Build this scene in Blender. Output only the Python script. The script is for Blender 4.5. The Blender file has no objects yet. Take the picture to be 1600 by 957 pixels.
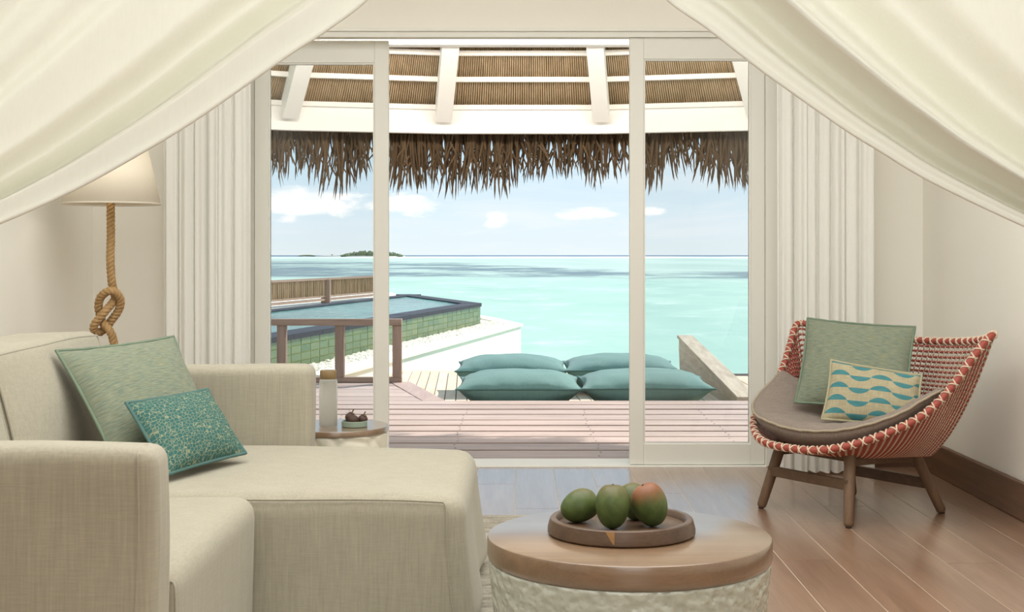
import bpy, bmesh, math, random
from mathutils import Vector, Matrix, noise as mnoise
R = random.Random(7)
PI = math.pi
sc = bpy.context.scene
COL = sc.collection

# ------------------------------------------------------------------ camera
cd = bpy.data.cameras.new('camera'); cam = bpy.data.objects.new('camera', cd); COL.objects.link(cam)
cam.location = (0, 0, 1.18); cam.rotation_euler = (PI / 2, 0, 0)
cd.sensor_width = 36; cd.lens = 2100 / 1600 * 36
cd.shift_x = -12 / 1600; cd.shift_y = -79.5 / 1600
cd.clip_start = .05; cd.clip_end = 60000
sc.camera = cam
sc.view_settings.view_transform = 'Standard'; sc.view_settings.look = 'None'
sc.view_settings.gamma = 1; sc.view_settings.use_curve_mapping = False
sc.view_settings.exposure = 0.3
try:
    sc.cycles.use_denoising = True
    sc.cycles.max_bounces = 10; sc.cycles.diffuse_bounces = 5; sc.cycles.glossy_bounces = 3
    sc.cycles.transmission_bounces = 6; sc.cycles.transparent_max_bounces = 12
    sc.cycles.sample_clamp_indirect = 8
    sc.cycles.caustics_reflective = False; sc.cycles.caustics_refractive = False
except Exception:
    pass

def srgb(h):
    h = h.lstrip('#'); out = []
    for i in (0, 2, 4):
        c = int(h[i:i + 2], 16) / 255
        out.append(c / 12.92 if c <= .04045 else ((c + .055) / 1.055) ** 2.4)
    return (*out, 1)

# ------------------------------------------------------------------ node helper
class G:
    def __init__(s, tree): s.t = tree
    def n(s, typ, **kw):
        nd = s.t.nodes.new(typ)
        for k, v in kw.items(): setattr(nd, k, v)
        return nd
    def put(s, sock, v):
        if v is None: return
        if hasattr(v, 'is_output') or hasattr(v, 'links'): s.t.links.new(v, sock)
        else:
            try: sock.default_value = v
            except Exception: sock.default_value = v[:3]
    def m(s, op, a, b=None, c=None, clamp=False):
        nd = s.n('ShaderNodeMath', operation=op, use_clamp=clamp)
        for i, v in enumerate((a, b, c)): s.put(nd.inputs[i], v)
        return nd.outputs[0]
    def vm(s, op, a, b=None):
        nd = s.n('ShaderNodeVectorMath', operation=op)
        s.put(nd.inputs[0], a); s.put(nd.inputs[1], b)
        return nd.outputs[0]
    def mix(s, f, a, b, mode='MIX'):
        nd = s.n('ShaderNodeMix', data_type='RGBA', blend_type=mode)
        s.put(nd.inputs[0], f); s.put(nd.inputs[6], a); s.put(nd.inputs[7], b)
        return nd.outputs[2]
    def ramp(s, f, stops, interp='LINEAR'):
        nd = s.n('ShaderNodeValToRGB'); cr = nd.color_ramp; cr.interpolation = interp
        while len(cr.elements) < len(stops): cr.elements.new(1)
        for e, (p, c) in zip(cr.elements, stops): e.position = p; e.color = c if len(c) == 4 else (*c, 1)
        s.put(nd.inputs[0], f); return nd.outputs[0]
    def step(s, f, a, b):
        nd = s.n('ShaderNodeMapRange', interpolation_type='SMOOTHSTEP')
        s.put(nd.inputs[0], f); nd.inputs[1].default_value = a; nd.inputs[2].default_value = b
        return nd.outputs[0]
    def noise(s, vec, scale=1, detail=3, rough=.5, dist=0):
        nd = s.n('ShaderNodeTexNoise'); s.put(nd.inputs['Vector'], vec)
        nd.inputs['Scale'].default_value = scale; nd.inputs['Detail'].default_value = detail
        nd.inputs['Roughness'].default_value = rough; nd.inputs['Distortion'].default_value = dist
        return nd.outputs[0]
    def vor(s, vec, scale=1, feature='F1', out='Distance', rnd=1):
        nd = s.n('ShaderNodeTexVoronoi', feature=feature); s.put(nd.inputs['Vector'], vec)
        nd.inputs['Scale'].default_value = scale; nd.inputs['Randomness'].default_value = rnd
        return nd.outputs[out]
    def comb(s, x, y, z=0):
        nd = s.n('ShaderNodeCombineXYZ')
        for i, v in enumerate((x, y, z)): s.put(nd.inputs[i], v)
        return nd.outputs[0]
    def sep(s, v):
        nd = s.n('ShaderNodeSeparateXYZ'); s.put(nd.inputs[0], v); return nd.outputs
    def coord(s, which='Object'): return s.n('ShaderNodeTexCoord').outputs[which]
    def scale(s, v, sx, sy, sz): return s.vm('MULTIPLY', v, (sx, sy, sz))
    def bump(s, h, strength=.3, dist=.01):
        nd = s.n('ShaderNodeBump'); nd.inputs['Strength'].default_value = strength; nd.inputs['Distance'].default_value = dist
        s.put(nd.inputs['Height'], h); return nd.outputs[0]

# ------------------------------------------------------------------ sky
SKY = .91
w = bpy.data.worlds.new('sky'); sc.world = w; w.use_nodes = True
g = G(w.node_tree); w.node_tree.nodes.clear()
d = g.sep(g.coord('Generated'))
az = g.m('ARCTAN2', d[0], d[1]); el = g.m('ARCSINE', d[2])
base = g.ramp(g.m('ADD', el, .1), [(0, (.74, .84, .86)), (.10, (.76, .85, .88)), (.125, (.72, .84, .91)), (.19, (.50, .72, .86)), (.40, (.46, .67, .84)), (1, (.40, .60, .80))])
cv = g.comb(g.m('MULTIPLY', az, 16), g.m('MULTIPLY', el, 46), 3.1)
n1 = g.noise(cv, 1.6, 7, .58, .25)
env = 0.0
for (a0, e0, sa, se, k) in ((-.160, .040, .060, .0145, 1.08), (-.085, .037, .040, .0105, 1.05), (-.017, .028, .012, .008, .9), (.048, .031, .030, .0075, .95), (.10, .032, .022, .005, .8), (-.172, .026, .02, .006, .8), (-.29, .04, .05, .014, 1), (.26, .036, .05, .012, 1)):
    x = g.m('DIVIDE', g.m('SUBTRACT', az, a0), sa); y = g.m('DIVIDE', g.m('SUBTRACT', el, e0), se)
    r2 = g.m('ADD', g.m('MULTIPLY', x, x), g.m('MULTIPLY', y, y))
    v = g.m('MULTIPLY', g.m('POWER', 2.718, g.m('MULTIPLY', r2, -1.0)), k)
    env = v if env == 0.0 else g.m('MAXIMUM', env, v)
# the same sort of clouds over the rest of the sky
far = g.noise(g.comb(g.m('MULTIPLY', az, 3), g.m('MULTIPLY', el, 6), 9), 1.4, 5, .6)
farm = g.m('MULTIPLY', g.step(far, .5, .72), g.step(el, .12, .3))
cum = g.step(g.m('ADD', g.m('MULTIPLY', n1, .75), g.m('MULTIPLY', env, .46)), .60, .80)
wis = g.step(g.noise(g.comb(g.m('ADD', g.m('MULTIPLY', az, 5), g.m('MULTIPLY', el, -8)), g.m('MULTIPLY', el, 42), 1), 1.3, 6, .62, .4), .44, .72)
col = g.mix(g.m('MULTIPLY', wis, .55), base, (.86, .90, .92, 1))
col = g.mix(g.m('MULTIPLY', farm, .8), col, (.93, .94, .94, 1))
col = g.mix(g.m('MULTIPLY', cum, .92), col, g.mix(g.step(n1, .42, .62), (1.0, 1.02, 1.04, 1), (1.22, 1.19, 1.10, 1)))
bg = g.n('ShaderNodeBackground'); g.put(bg.inputs[0], col); bg.inputs[1].default_value = SKY
g.t.links.new(bg.outputs[0], g.n('ShaderNodeOutputWorld').inputs[0])

# ------------------------------------------------------------------ sun and added fill lights
def light(name, typ, loc, target, energy, color=(1, 1, 1), size=None, size_y=None, angle=None):
    ld = bpy.data.lights.new(name, typ); o = bpy.data.objects.new(name, ld); COL.objects.link(o)
    o.location = loc; o.rotation_euler = (Vector(target) - Vector(loc)).to_track_quat('-Z', 'Y').to_euler()
    ld.energy = energy; ld.color = color
    if size: ld.shape = 'RECTANGLE'; ld.size = size; ld.size_y = size_y or size
    if angle: ld.angle = angle
    return o
light('sun', 'SUN', (20, 30, 40), (20 - 5.2, 30 - 5.6, 40 - 6.6), 5.0, (1, .96, .90), angle=.02)
light('rear_fill_light', 'AREA', (.15, -2.2, 2.0), (0, 4, 1.0), 25, (.95, .985, .985), 2.4, 2.0)  # unseen fill added behind the camera; no window is built there
light('canopy_fill_light', 'AREA', (0, .2, 2.95), (0, 2.0, 1.5), 31, (.95, .985, .985), 2.6, 1.2)  # added soft fill from above to brighten the canopy drapes
light('eave_fill_light', 'AREA', (0, 8.1, 2.62), (0, 10.4, 2.75), 55, (1, .93, .84), 3.4, .2)  # made-up strip light that lifts the roof underside and beams
light('room_fill_light', 'AREA', (0, 3.9, 3.15), (0, 3.95, 0), 121, (.955, .985, .98), 3.6, 3.7)  # overhead fill added to brighten the room, not a real fixture

# ------------------------------------------------------------------ mesh helpers
class MB:
    def __init__(s): s.v = []; s.f = []; s.uv = {}
    def grid(s, P, ci=False, cj=False, flip=False, uv=None):
        ni, nj = len(P), len(P[0]); b = len(s.v)
        for row in P: s.v.extend(Vector(p) for p in row)
        for i in range(ni if ci else ni - 1):
            for j in range(nj if cj else nj - 1):
                i2, j2 = (i + 1) % ni, (j + 1) % nj
                q = (b + i * nj + j, b + i2 * nj + j, b + i2 * nj + j2, b + i * nj + j2)
                s.f.append(q[::-1] if flip else q)
        if uv:
            for i in range(ni):
                for j in range(nj): s.uv[b + i * nj + j] = uv[i][j]
        return s
    def fan(s, ring, flip=False):
        b = len(s.v); c = sum((Vector(p) for p in ring), Vector()) / len(ring)
        s.v.append(c); s.v.extend(Vector(p) for p in ring); n = len(ring)
        for i in range(n):
            t = (b, b + 1 + i, b + 1 + (i + 1) % n); s.f.append(t[::-1] if flip else t)
        return s
    def box(s, x0, x1, y0, y1, z0, z1): return s.prism([(x0, y0), (x1, y0), (x1, y1), (x0, y1)], z0, z1)
    def prism(s, poly, z0, z1):
        b = len(s.v); n = len(poly)
        z0 = z0 if isinstance(z0, (list, tuple)) else [z0] * n; z1 = z1 if isinstance(z1, (list, tuple)) else [z1] * n
        for (x, y), z in zip(poly, z0): s.v.append(Vector((x, y, z)))
        for (x, y), z in zip(poly, z1): s.v.append(Vector((x, y, z)))
        s.f.append(tuple(b + i for i in range(n))[::-1]); s.f.append(tuple(b + n + i for i in range(n)))
        for i in range(n):
            j = (i + 1) % n; s.f.append((b + i, b + j, b + n + j, b + n + i))
        return s
    def bar(s, a, c, wx, wz, up=(0, 0, 1)):
        a, c = Vector(a), Vector(c); d = (c - a).normalized(); sd = d.cross(Vector(up)).normalized(); u = sd.cross(d)
        b = len(s.v)
        for p in (a, c):
            for k, l in ((-1, -1), (1, -1), (1, 1), (-1, 1)): s.v.append(p + sd * k * wx / 2 + u * l * wz / 2)
        s.f += [(b + 3, b + 2, b + 1, b), (b + 4, b + 5, b + 6, b + 7)]
        for i in range(4):
            j = (i + 1) % 4; s.f.append((b + i, b + j, b + 4 + j, b + 4 + i))
        return s
    def tube(s, pts, rad, sides=6, closed=False, cap=True):
        pts = [Vector(p) for p in pts]; n = len(pts)
        rr = rad if isinstance(rad, (list, tuple)) else [rad] * n
        rows = []; prev = None
        for i, p in enumerate(pts):
            t = (pts[(i + 1) % n] - pts[i - 1]) if closed else (pts[min(i + 1, n - 1)] - pts[max(i - 1, 0)])
            if t.length < 1e-9: t = Vector((0, 0, 1))
            t.normalize()
            if prev is None:
                a = Vector((0, 0, 1)) if abs(t.z) < .9 else Vector((1, 0, 0)); u = t.cross(a).normalized()
            else:
                u = prev - t * prev.dot(t)
                u = u.normalized() if u.length > 1e-6 else t.orthogonal().normalized()
            prev = u; v = t.cross(u)
            rows.append([p + (u * math.cos(2 * PI * k / sides) + v * math.sin(2 * PI * k / sides)) * rr[i] for k in range(sides)])
        s.grid(rows, ci=closed, cj=True, flip=True)
        if cap and not closed: s.fan(rows[0], flip=False); s.fan(rows[-1], flip=True)
        return s
    def lathe(s, prof, segs=48, c=(0, 0, 0), fn=None):
        P = []
        for r, z in prof:
            row = []
            for k in range(segs):
                a = 2 * PI * k / segs; p = Vector((c[0] + r * math.cos(a), c[1] + r * math.sin(a), c[2] + z))
                row.append(fn(p, a, r, z) if fn else p)
            P.append(row)
        return s.grid(P, cj=True, flip=True)
    def rbox(s, x0, x1, y0, y1, z0, z1, r, n=14, fn=None, edge=4):
        c = Vector(((x0 + x1) / 2, (y0 + y1) / 2, (z0 + z1) / 2)); h = Vector(((x1 - x0) / 2, (y1 - y0) / 2, (z1 - z0) / 2))
        def ticks(hh):
            rr = min(r, hh * .999); a = [-hh + rr * (1 - math.cos(PI / 2 * k / edge)) for k in range(edge + 1)]
            mid = [-hh + rr + (2 * hh - 2 * rr) * k / n for k in range(1, n)]
            return a + mid + [-q for q in a[::-1]]
        T = [ticks(h[i]) for i in range(3)]
        core = [max(h[i] - r, 0) for i in range(3)]
        for ax in range(3):
            u, v = (ax + 1) % 3, (ax + 2) % 3
            for sg in (-1, 1):
                P = []
                for a in T[u]:
                    row = []
                    for b in T[v]:
                        p = [0, 0, 0]; p[ax] = sg * h[ax]; p[u] = a; p[v] = b
                        q = Vector([max(-core[i], min(core[i], p[i])) for i in range(3)])
                        dd = Vector(p) - q
                        p = q + dd.normalized() * min(r, min(h) if min(h) < r else r) if dd.length > 1e-9 else Vector(p)
                        p = p + c
                        row.append(fn(p) if fn else p)
                    P.append(row)
                s.grid(P, flip=(sg < 0))
        return s
    def build(s, name, mat, parent=None, smooth=True, local=False, merge=False, bevel=0, bseg=2, solid=0, at=None, mesh_only=False):
        off = Vector((0, 0, 0))
        if parent is not None and not local: off = world_loc(parent)
        elif parent is None and not local:
            if at is not None: off = Vector(at)
            else:
                xs = [p.x for p in s.v]; ys = [p.y for p in s.v]; zs = [p.z for p in s.v]
                off = Vector(((min(xs) + max(xs)) / 2, (min(ys) + max(ys)) / 2, min(zs)))
        me = bpy.data.meshes.new(name)
        me.from_pydata([p - off for p in s.v], [], s.f)
        if s.uv:
            ul = me.uv_layers.new(name='UVMap')
            vi = [0] * len(me.loops); me.loops.foreach_get('vertex_index', vi)
            flat = []
            for i in vi: flat.extend(s.uv.get(i, (0, 0)))
            ul.data.foreach_set('uv', flat)
        if merge or bevel:
            bm = bmesh.new(); bm.from_mesh(me)
            if merge: bmesh.ops.remove_doubles(bm, verts=bm.verts, dist=1e-5)
            if bevel: bmesh.ops.bevel(bm, geom=[e for e in bm.edges if e.is_manifold and e.calc_face_angle(0) > .5], offset=bevel, segments=bseg, affect='EDGES', profile=.5, clamp_overlap=True)
            bm.to_mesh(me); bm.free()
        if smooth:
            me.polygons.foreach_set('use_smooth', [True] * len(me.polygons))
            if smooth == 'auto':
                try: me.set_sharp_from_angle(angle=.6)
                except Exception: pass
        me.materials.append(mat)
        o = bpy.data.objects.new(name, me); COL.objects.link(o)
        if parent is not None: o.parent = parent
        if parent is None and not local: o.location = off
        if solid:
            md = o.modifiers.new('thickness', 'SOLIDIFY'); md.thickness = solid; md.offset = 0
        return o
def world_loc(o):
    v = Vector(o.location)
    while o.parent is not None: o = o.parent; v += Vector(o.location)
    return v
def tag(o, label=None, cat=None, group=None, kind=None):
    for k, v in (('label', label), ('category', cat), ('group', group), ('kind', kind)):
        if v: o[k] = v
    return o
def thing(name, loc, label, cat, group=None, rz=0, kind=None):
    o = bpy.data.objects.new(name, None); COL.objects.link(o); o.location = loc; o.rotation_euler.z = rz
    o.empty_display_size = .1
    return tag(o, label, cat, group, kind)
def share(src, name, parent, loc, scale=(1, 1, 1), rz=0):
    o = src.copy(); o.name = name; COL.objects.link(o); o.parent = parent; o.location = loc; o.scale = scale; o.rotation_euler.z = rz
    return o
def catmull(pts, n, closed=False):
    pts = [Vector(p) for p in pts]; m = len(pts); dense = []
    segs = m if closed else m - 1
    for i in range(segs):
        if closed: a, b, c, d = pts[i - 1], pts[i], pts[(i + 1) % m], pts[(i + 2) % m]
        else: a, b, c, d = pts[max(i - 1, 0)], pts[i], pts[i + 1], pts[min(i + 2, m - 1)]
        for k in range(24):
            t = k / 24
            dense.append(.5 * ((2 * b) + (c - a) * t + (2 * a - 5 * b + 4 * c - d) * t * t + (3 * b - a - 3 * c + d) * t ** 3))
    if not closed: dense.append(pts[-1])
    L = [0]; q = dense + ([dense[0]] if closed else [])
    for a, b in zip(q, q[1:]): L.append(L[-1] + (b - a).length)
    out = []; j = 0; N = n if closed else n - 1
    for k in range(n):
        t = L[-1] * k / N
        while j < len(L) - 2 and L[j + 1] < t: j += 1
        f = (t - L[j]) / max(L[j + 1] - L[j], 1e-9); out.append(q[j].lerp(q[j + 1], min(max(f, 0), 1)))
    return out
def curve1(keys, t):
    if t <= keys[0][0]: return keys[0][1]
    for i in range(len(keys) - 1):
        (a, va), (b, vb) = keys[i], keys[i + 1]
        if t <= b:
            f = (t - a) / (b - a); f = f * f * (3 - 2 * f); return va + (vb - va) * f
    return keys[-1][1]
def px(x, y, Y): return Vector(((x - 812) * Y / 2100, Y, 1.18 - (y - 399) * Y / 2100))   # a point of the place at distance Y

# ------------------------------------------------------------------ materials
def material(name):
    m = bpy.data.materials.new(name); m.use_nodes = True; m.node_tree.nodes.clear(); return m, G(m.node_tree)
def finish(g, color, rough=.6, bump=None, spec=.4, metal=0, **kw):
    p = g.n('ShaderNodeBsdfPrincipled'); g.put(p.inputs['Base Color'], color); g.put(p.inputs['Roughness'], rough)
    p.inputs['Specular IOR Level'].default_value = spec; p.inputs['Metallic'].default_value = metal
    for k, v in kw.items(): g.put(p.inputs[k.replace('_', ' ')], v)
    if bump is not None: g.put(p.inputs['Normal'], bump)
    return p.outputs[0]
def out(g, sh): g.t.links.new(sh, g.n('ShaderNodeOutputMaterial').inputs[0])
def plain(name, c, rough=.6, var=.06, scale=6, bump=.05, spec=.4, metal=0):
    m, g = material(name); c = srgb(c); v = g.coord()
    n = g.noise(v, scale, 5, .6)
    lo = tuple(x * (1 - var) for x in c[:3]) + (1,); hi = tuple(min(1, x * (1 + var)) for x in c[:3]) + (1,)
    out(g, finish(g, g.mix(n, lo, hi), rough, g.bump(g.noise(v, scale * 12, 4), bump, .003), spec, metal)); return m
def wood(name, c1, c2, axis=0, rough=.5, scale=4, stretch=18, spec=.4, rnd=.0, bump=.15, c3=None, coat=0):
    m, g = material(name); v = g.coord()
    rand = g.n('ShaderNodeObjectInfo').outputs['Random']
    v = g.vm('ADD', v, g.comb(g.m('MULTIPLY', rand, 31.7), g.m('MULTIPLY', rand, 17.3), g.m('MULTIPLY', rand, 9.1)))
    sv = [stretch] * 3; sv[axis] = 1
    n = g.noise(g.scale(v, *sv), scale * .35, 6, .65, .6)
    sv2 = [stretch * 4] * 3; sv2[axis] = 1.2
    n2 = g.noise(g.scale(v, *sv2), scale, 3, .6)
    f = g.m('ADD', g.m('MULTIPLY', n, .7), g.m('MULTIPLY', n2, .3))
    col = g.ramp(f, [(.32, srgb(c2)), (.68, srgb(c1))])
    if c3: col = g.mix(g.step(g.noise(v, 2.2, 4, .6), .5, .75), col, srgb(c3))
    if rnd:
        k = g.m('ADD', 1 - rnd / 2, g.m('MULTIPLY', rand, rnd)); col = g.mix(1, col, g.comb(k, k, k), 'MULTIPLY')
    out(g, finish(g, col, rough, g.bump(n2, bump, .002), spec, **({'Coat_Weight': coat, 'Coat_Roughness': .24} if coat else {}))); return m
def linen(name, c1, c2, scale=90, uv=False, rough=.85, slub=.5, sheen=.15, c3=None, axis=0):
    m, g = material(name); v = g.coord('UV' if uv else 'Object')
    if uv:
        wa = g.noise(g.scale(v, 1, .06, 1), scale * 2.2, 3, .6); wb = g.noise(g.scale(v, .06, 1, 1), scale * 2.2, 3, .6)
    else:
        wa = g.noise(g.scale(v, 1, 1, .035), scale * 1.2, 4, .65); wb = g.noise(g.scale(v, .1, .1, 1.2), scale * 1.6, 3, .6)
    cl = g.noise(v, 5, 4, .6)
    f = g.m('ADD', g.m('ADD', g.m('MULTIPLY', wa, .58), g.m('MULTIPLY', wb, .28)), g.m('MULTIPLY', cl, .14))
    col = g.ramp(f, [(.5 - slub * .3, srgb(c2)), (.5 + slub * .3, srgb(c1))])
    if c3: col = g.mix(g.step(wb if axis else wa, .55, .7), col, srgb(c3))
    out(g, finish(g, col, rough, g.bump(g.m('ADD', wa, wb), .25, .0012), .15, Sheen_Weight=sheen)); return m
def sheer(name, c, trans=.5, transp=.0, weave=300):
    m, g = material(name); v = g.coord()
    n = g.noise(g.scale(v, 1, 1, .15), weave, 2); cc = srgb(c)
    col = g.mix(n, tuple(x * .95 for x in cc[:3]) + (1,), cc)
    df = g.n('ShaderNodeBsdfDiffuse'); g.put(df.inputs[0], col)
    tr = g.n('ShaderNodeBsdfTranslucent'); g.put(tr.inputs[0], col)
    mx = g.n('ShaderNodeMixShader'); mx.inputs[0].default_value = trans
    g.t.links.new(df.outputs[0], mx.inputs[1]); g.t.links.new(tr.outputs[0], mx.inputs[2]); o = mx.outputs[0]
    if transp:
        tp = g.n('ShaderNodeBsdfTransparent'); m2 = g.n('ShaderNodeMixShader'); m2.inputs[0].default_value = transp
        g.t.links.new(o, m2.inputs[1]); g.t.links.new(tp.outputs[0], m2.inputs[2]); o = m2.outputs[0]
    out(g, o); return m
def glassy(name, tint=(.96, .97, .97, 1), refl=1.0):
    m, g = material(name); tp = g.n('ShaderNodeBsdfTransparent'); tp.inputs[0].default_value = tint
    gl = g.n('ShaderNodeBsdfGlossy'); gl.inputs['Roughness'].default_value = .02
    fr = g.n('ShaderNodeFresnel'); fr.inputs[0].default_value = 1.45; mx = g.n('ShaderNodeMixShader')
    g.put(mx.inputs[0], g.m('MULTIPLY', fr.outputs[0], refl))
    g.t.links.new(tp.outputs[0], mx.inputs[1]); g.t.links.new(gl.outputs[0], mx.inputs[2]); out(g, mx.outputs[0]); return m

def melange():
    m, g = material('sage_melange_weave'); v = g.coord('UV')
    a = g.noise(g.scale(v, .10, 1, 1), 260, 3, .6); b = g.noise(g.vm('ADD', g.scale(v, .07, 1, 1), (3, 7, 1)), 230, 2, .5); c_ = g.noise(g.scale(v, 1, .1, 1), 300, 2)
    col = g.ramp(a, [(.3, srgb('#687062')), (.5, srgb('#7c8370')), (.72, srgb('#91947e'))])
    col = g.mix(g.m('MULTIPLY', g.step(b, .58, .70), .7), col, srgb('#8b8563'))
    col = g.mix(g.m('MULTIPLY', g.step(b, .42, .30), .6), col, srgb('#5d7471'))
    out(g, finish(g, col, .9, g.bump(g.m('ADD', a, c_), .25, .001), .1, Sheen_Weight=.1)); return m
M = {}
M['wall'] = plain('wall_plaster', '#efebe1', .9, .035, 1.4, .12, .1)
M['white'] = plain('white_paint', '#e3e1d8', .45, .02, 3, .03, .4)
M['trim'] = plain('white_trim_paint', '#eae8e0', .5, .02, 3, .03, .3)
M['outwhite'] = plain('whitewashed_timber', '#faf7f2', .7, .02, 5, .1, .2)
M['floor'] = wood('oak_floor', '#a08069', '#7d5d48', 1, .30, 3, 14, .7, .16, .10, coat=.85)
M['groove'] = plain('floor_groove', '#d2c2ae', .8)
M['base'] = wood('baseboard_wood', '#7a5a42', '#5b4231', 1, .5, 3, 16)
M['basex'] = wood('baseboard_wood_across', '#74563f', '#553d2d', 0, .5, 3, 16)
M['deck'] = wood('weathered_deck', '#c7b1a6', '#a08a80', 0, .5, 3, 10, .4, .22, .2)
M['deckedge'] = wood('weathered_deck_border', '#c0a89c', '#a08880', 1, .6, 3, 10, .3, .1, .2)
M['lowdeck'] = wood('pale_deck', '#dccdb8', '#c8b499', 1, .7, 3, 10, .2, .16, .2)
M['plankgrey'] = wood('grey_driftwood', '#cbbeaa', '#a29280', 1, .8, 5, 8, .15, .1, .4)
M['dark'] = plain('dark_substructure', '#3b2d27', .9)
M['rail'] = wood('railing_wood', '#a18a7b', '#7f685a', 0, .6, 4, 14, .3, .15, .2)
M['railtop'] = wood('railing_wood_upright', '#9c8577', '#786154', 2, .6, 4, 14, .3, .15, .2)
M['stucco'] = plain('white_stucco', '#efe9db', .9, .03, 3, .1, .1)
M['pebble'] = plain('white_pebble', '#efe7d6', .8, .1, 10, .1, .2)
M['coping'] = plain('dark_coping_stone', '#1d1f2e', .6, .25, 8, .1, .4)
M['thatch'] = wood('thatch_reed', '#d9c6a8', '#b8a280', 1, .85, 6, 8, .1, .0, .2)
M['fringe'] = wood('dry_palm_leaf', '#745f49', '#50402f', 2, .8, 5, 10, .15)
M['bamboo'] = wood('bamboo_pole', '#a08a6c', '#6f5b45', 2, .7, 8, 6, .2, .5)
M['linen'] = linen('sofa_linen', '#b3ab99', '#979181', 120, slub=.8)
M['sage'] = melange()
M['sagepipe'] = plain('sage_piping', '#71806c', .9, .1, 60)
M['tealcushion'] = linen('teal_canvas', '#6f918a', '#567671', 110, True, .85, .8, .1)
M['tealpipe'] = plain('teal_piping', '#4f6e69', .9)
M['taupe'] = linen('taupe_weave', '#95887d', '#786b62', 120, False, .9, .6, .1)
M['taupepipe'] = plain('taupe_piping', '#a0937f', .9, .2, 60)
M['beigepipe'] = plain('beige_piping', '#a79f82', .9, .15, 60)
M['redcord'] = plain('red_cord', '#9b493d', .6, .2, 40, .1)
M['creamcord'] = plain('cream_cord', '#d6c3ac', .6, .15, 40, .1)
M['legwood'] = wood('teak_leg', '#7c634d', '#5f4a39', 2, .5, 6, 12, .35)
M['railwood'] = wood('teak_rail', '#705945', '#564332', 0, .5, 6, 12, .35)
M['tabletop'] = wood('oak_table_top', '#8a6d52', '#6d533c', 0, .28, 4, 12, .8, coat=1)
M['tablerim'] = wood('oak_table_band', '#7d6248', '#634a35', 0, .4, 6, 10, .4)
M['traywood'] = wood('acacia_wood', '#6b5240', '#463529', 0, .36, 7, 6, .5)
M['traypale'] = wood('acacia_sapwood', '#a37a4a', '#8d6539', 0, .45, 7, 6, .4)
def ceramic_mat():
    m, g = material('hammered_glazed_ceramic'); v = g.coord()
    d_ = g.vor(v, 55, 'SMOOTH_F1'); n = g.noise(v, 30, 4, .6)
    out(g, finish(g, g.mix(n, srgb('#b3b5a8'), srgb('#c6c7bb')), .16, g.bump(g.m('ADD', d_, g.m('MULTIPLY', n, .4)), .5, .012), .6)); return m
M['ceramic'] = ceramic_mat()
M['ceramic2'] = plain('cream_ceramic', '#e3dccb', .4, .04, 4, .05, .4)
M['dish'] = plain('celadon_dish', '#8d9c8c', .45, .05, 20)
M['cap'] = wood('wooden_cap', '#927a55', '#75603f', 2, .5, 20, 10)
M['fruit'] = plain('mangosteen_skin', '#49352c', .6, .3, 60, .3)
M['stemwood'] = plain('dry_stem', '#5f5038', .8, .2, 60)
M['shade'] = sheer('lamp_shade_linen', '#f8f2e6', .5, 0, 200)
M['rope'] = wood('manila_rope', '#bb9b70', '#97764d', 2, .85, 30, 3, .15)
M['canopy'] = sheer('canopy_voile', '#faf9f1', .36, 0, 260)
M['curtain'] = sheer('sheer_curtain', '#fcfbf6', .28, .04, 200)
M['glass'] = glassy('window_glass')
M['leaf'] = plain('island_trees', '#7f8a6a', .9, .3, .05)  # distance haze is put into this pale green
M['sand'] = plain('island_sand', '#ece3d2', .9)

def rug_mat():
    m, g = material('woven_rug'); v = g.coord()
    n = g.noise(g.scale(v, 1.2, 14, 1), 3, 5, .65, .5); n2 = g.noise(g.scale(v, 30, 90, 1), 3, 3)
    col = g.ramp(g.m('ADD', g.m('MULTIPLY', n, .7), g.m('MULTIPLY', n2, .3)), [(.35, srgb('#6f6a60')), (.5, srgb('#a39c8e')), (.7, srgb('#c3bcae'))])
    out(g, finish(g, col, .95, g.bump(n2, .5, .004), .1)); return m
M['rug'] = rug_mat()
def tile_mat():
    m, g = material('green_pool_tile'); v = g.coord(); rand = g.n('ShaderNodeObjectInfo').outputs['Random']
    v = g.vm('ADD', v, g.comb(g.m('MULTIPLY', rand, 53), g.m('MULTIPLY', rand, 29), 0))
    c = g.ramp(rand, [(0, srgb('#42603f')), (.35, srgb('#5d7047')), (.7, srgb('#516a47')), (1, srgb('#6b7749'))])
    c = g.mix(g.step(g.noise(v, 14, 5, .7), .45, .75), c, srgb('#6c7b52'))
    out(g, finish(g, c, .35, g.bump(g.noise(v, 30, 4), .2, .002), .5)); return m
M['tile'] = tile_mat(); M['grout'] = plain('pale_green_grout', '#b9c17c', .8)
def pool_mat():
    m, g = material('pool_water'); v = g.coord()
    c = g.ramp(g.noise(g.scale(v, 1.2, .5, 1), 1.1, 4, .6), [(.35, srgb('#28605a')), (.65, srgb('#4b8a7e'))])
    out(g, finish(g, c, .10, g.bump(g.noise(g.scale(v, 1, .6, 1), 6, 3, .5, .6), .5, .04), .03)); return m
M['pool'] = pool_mat()
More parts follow.
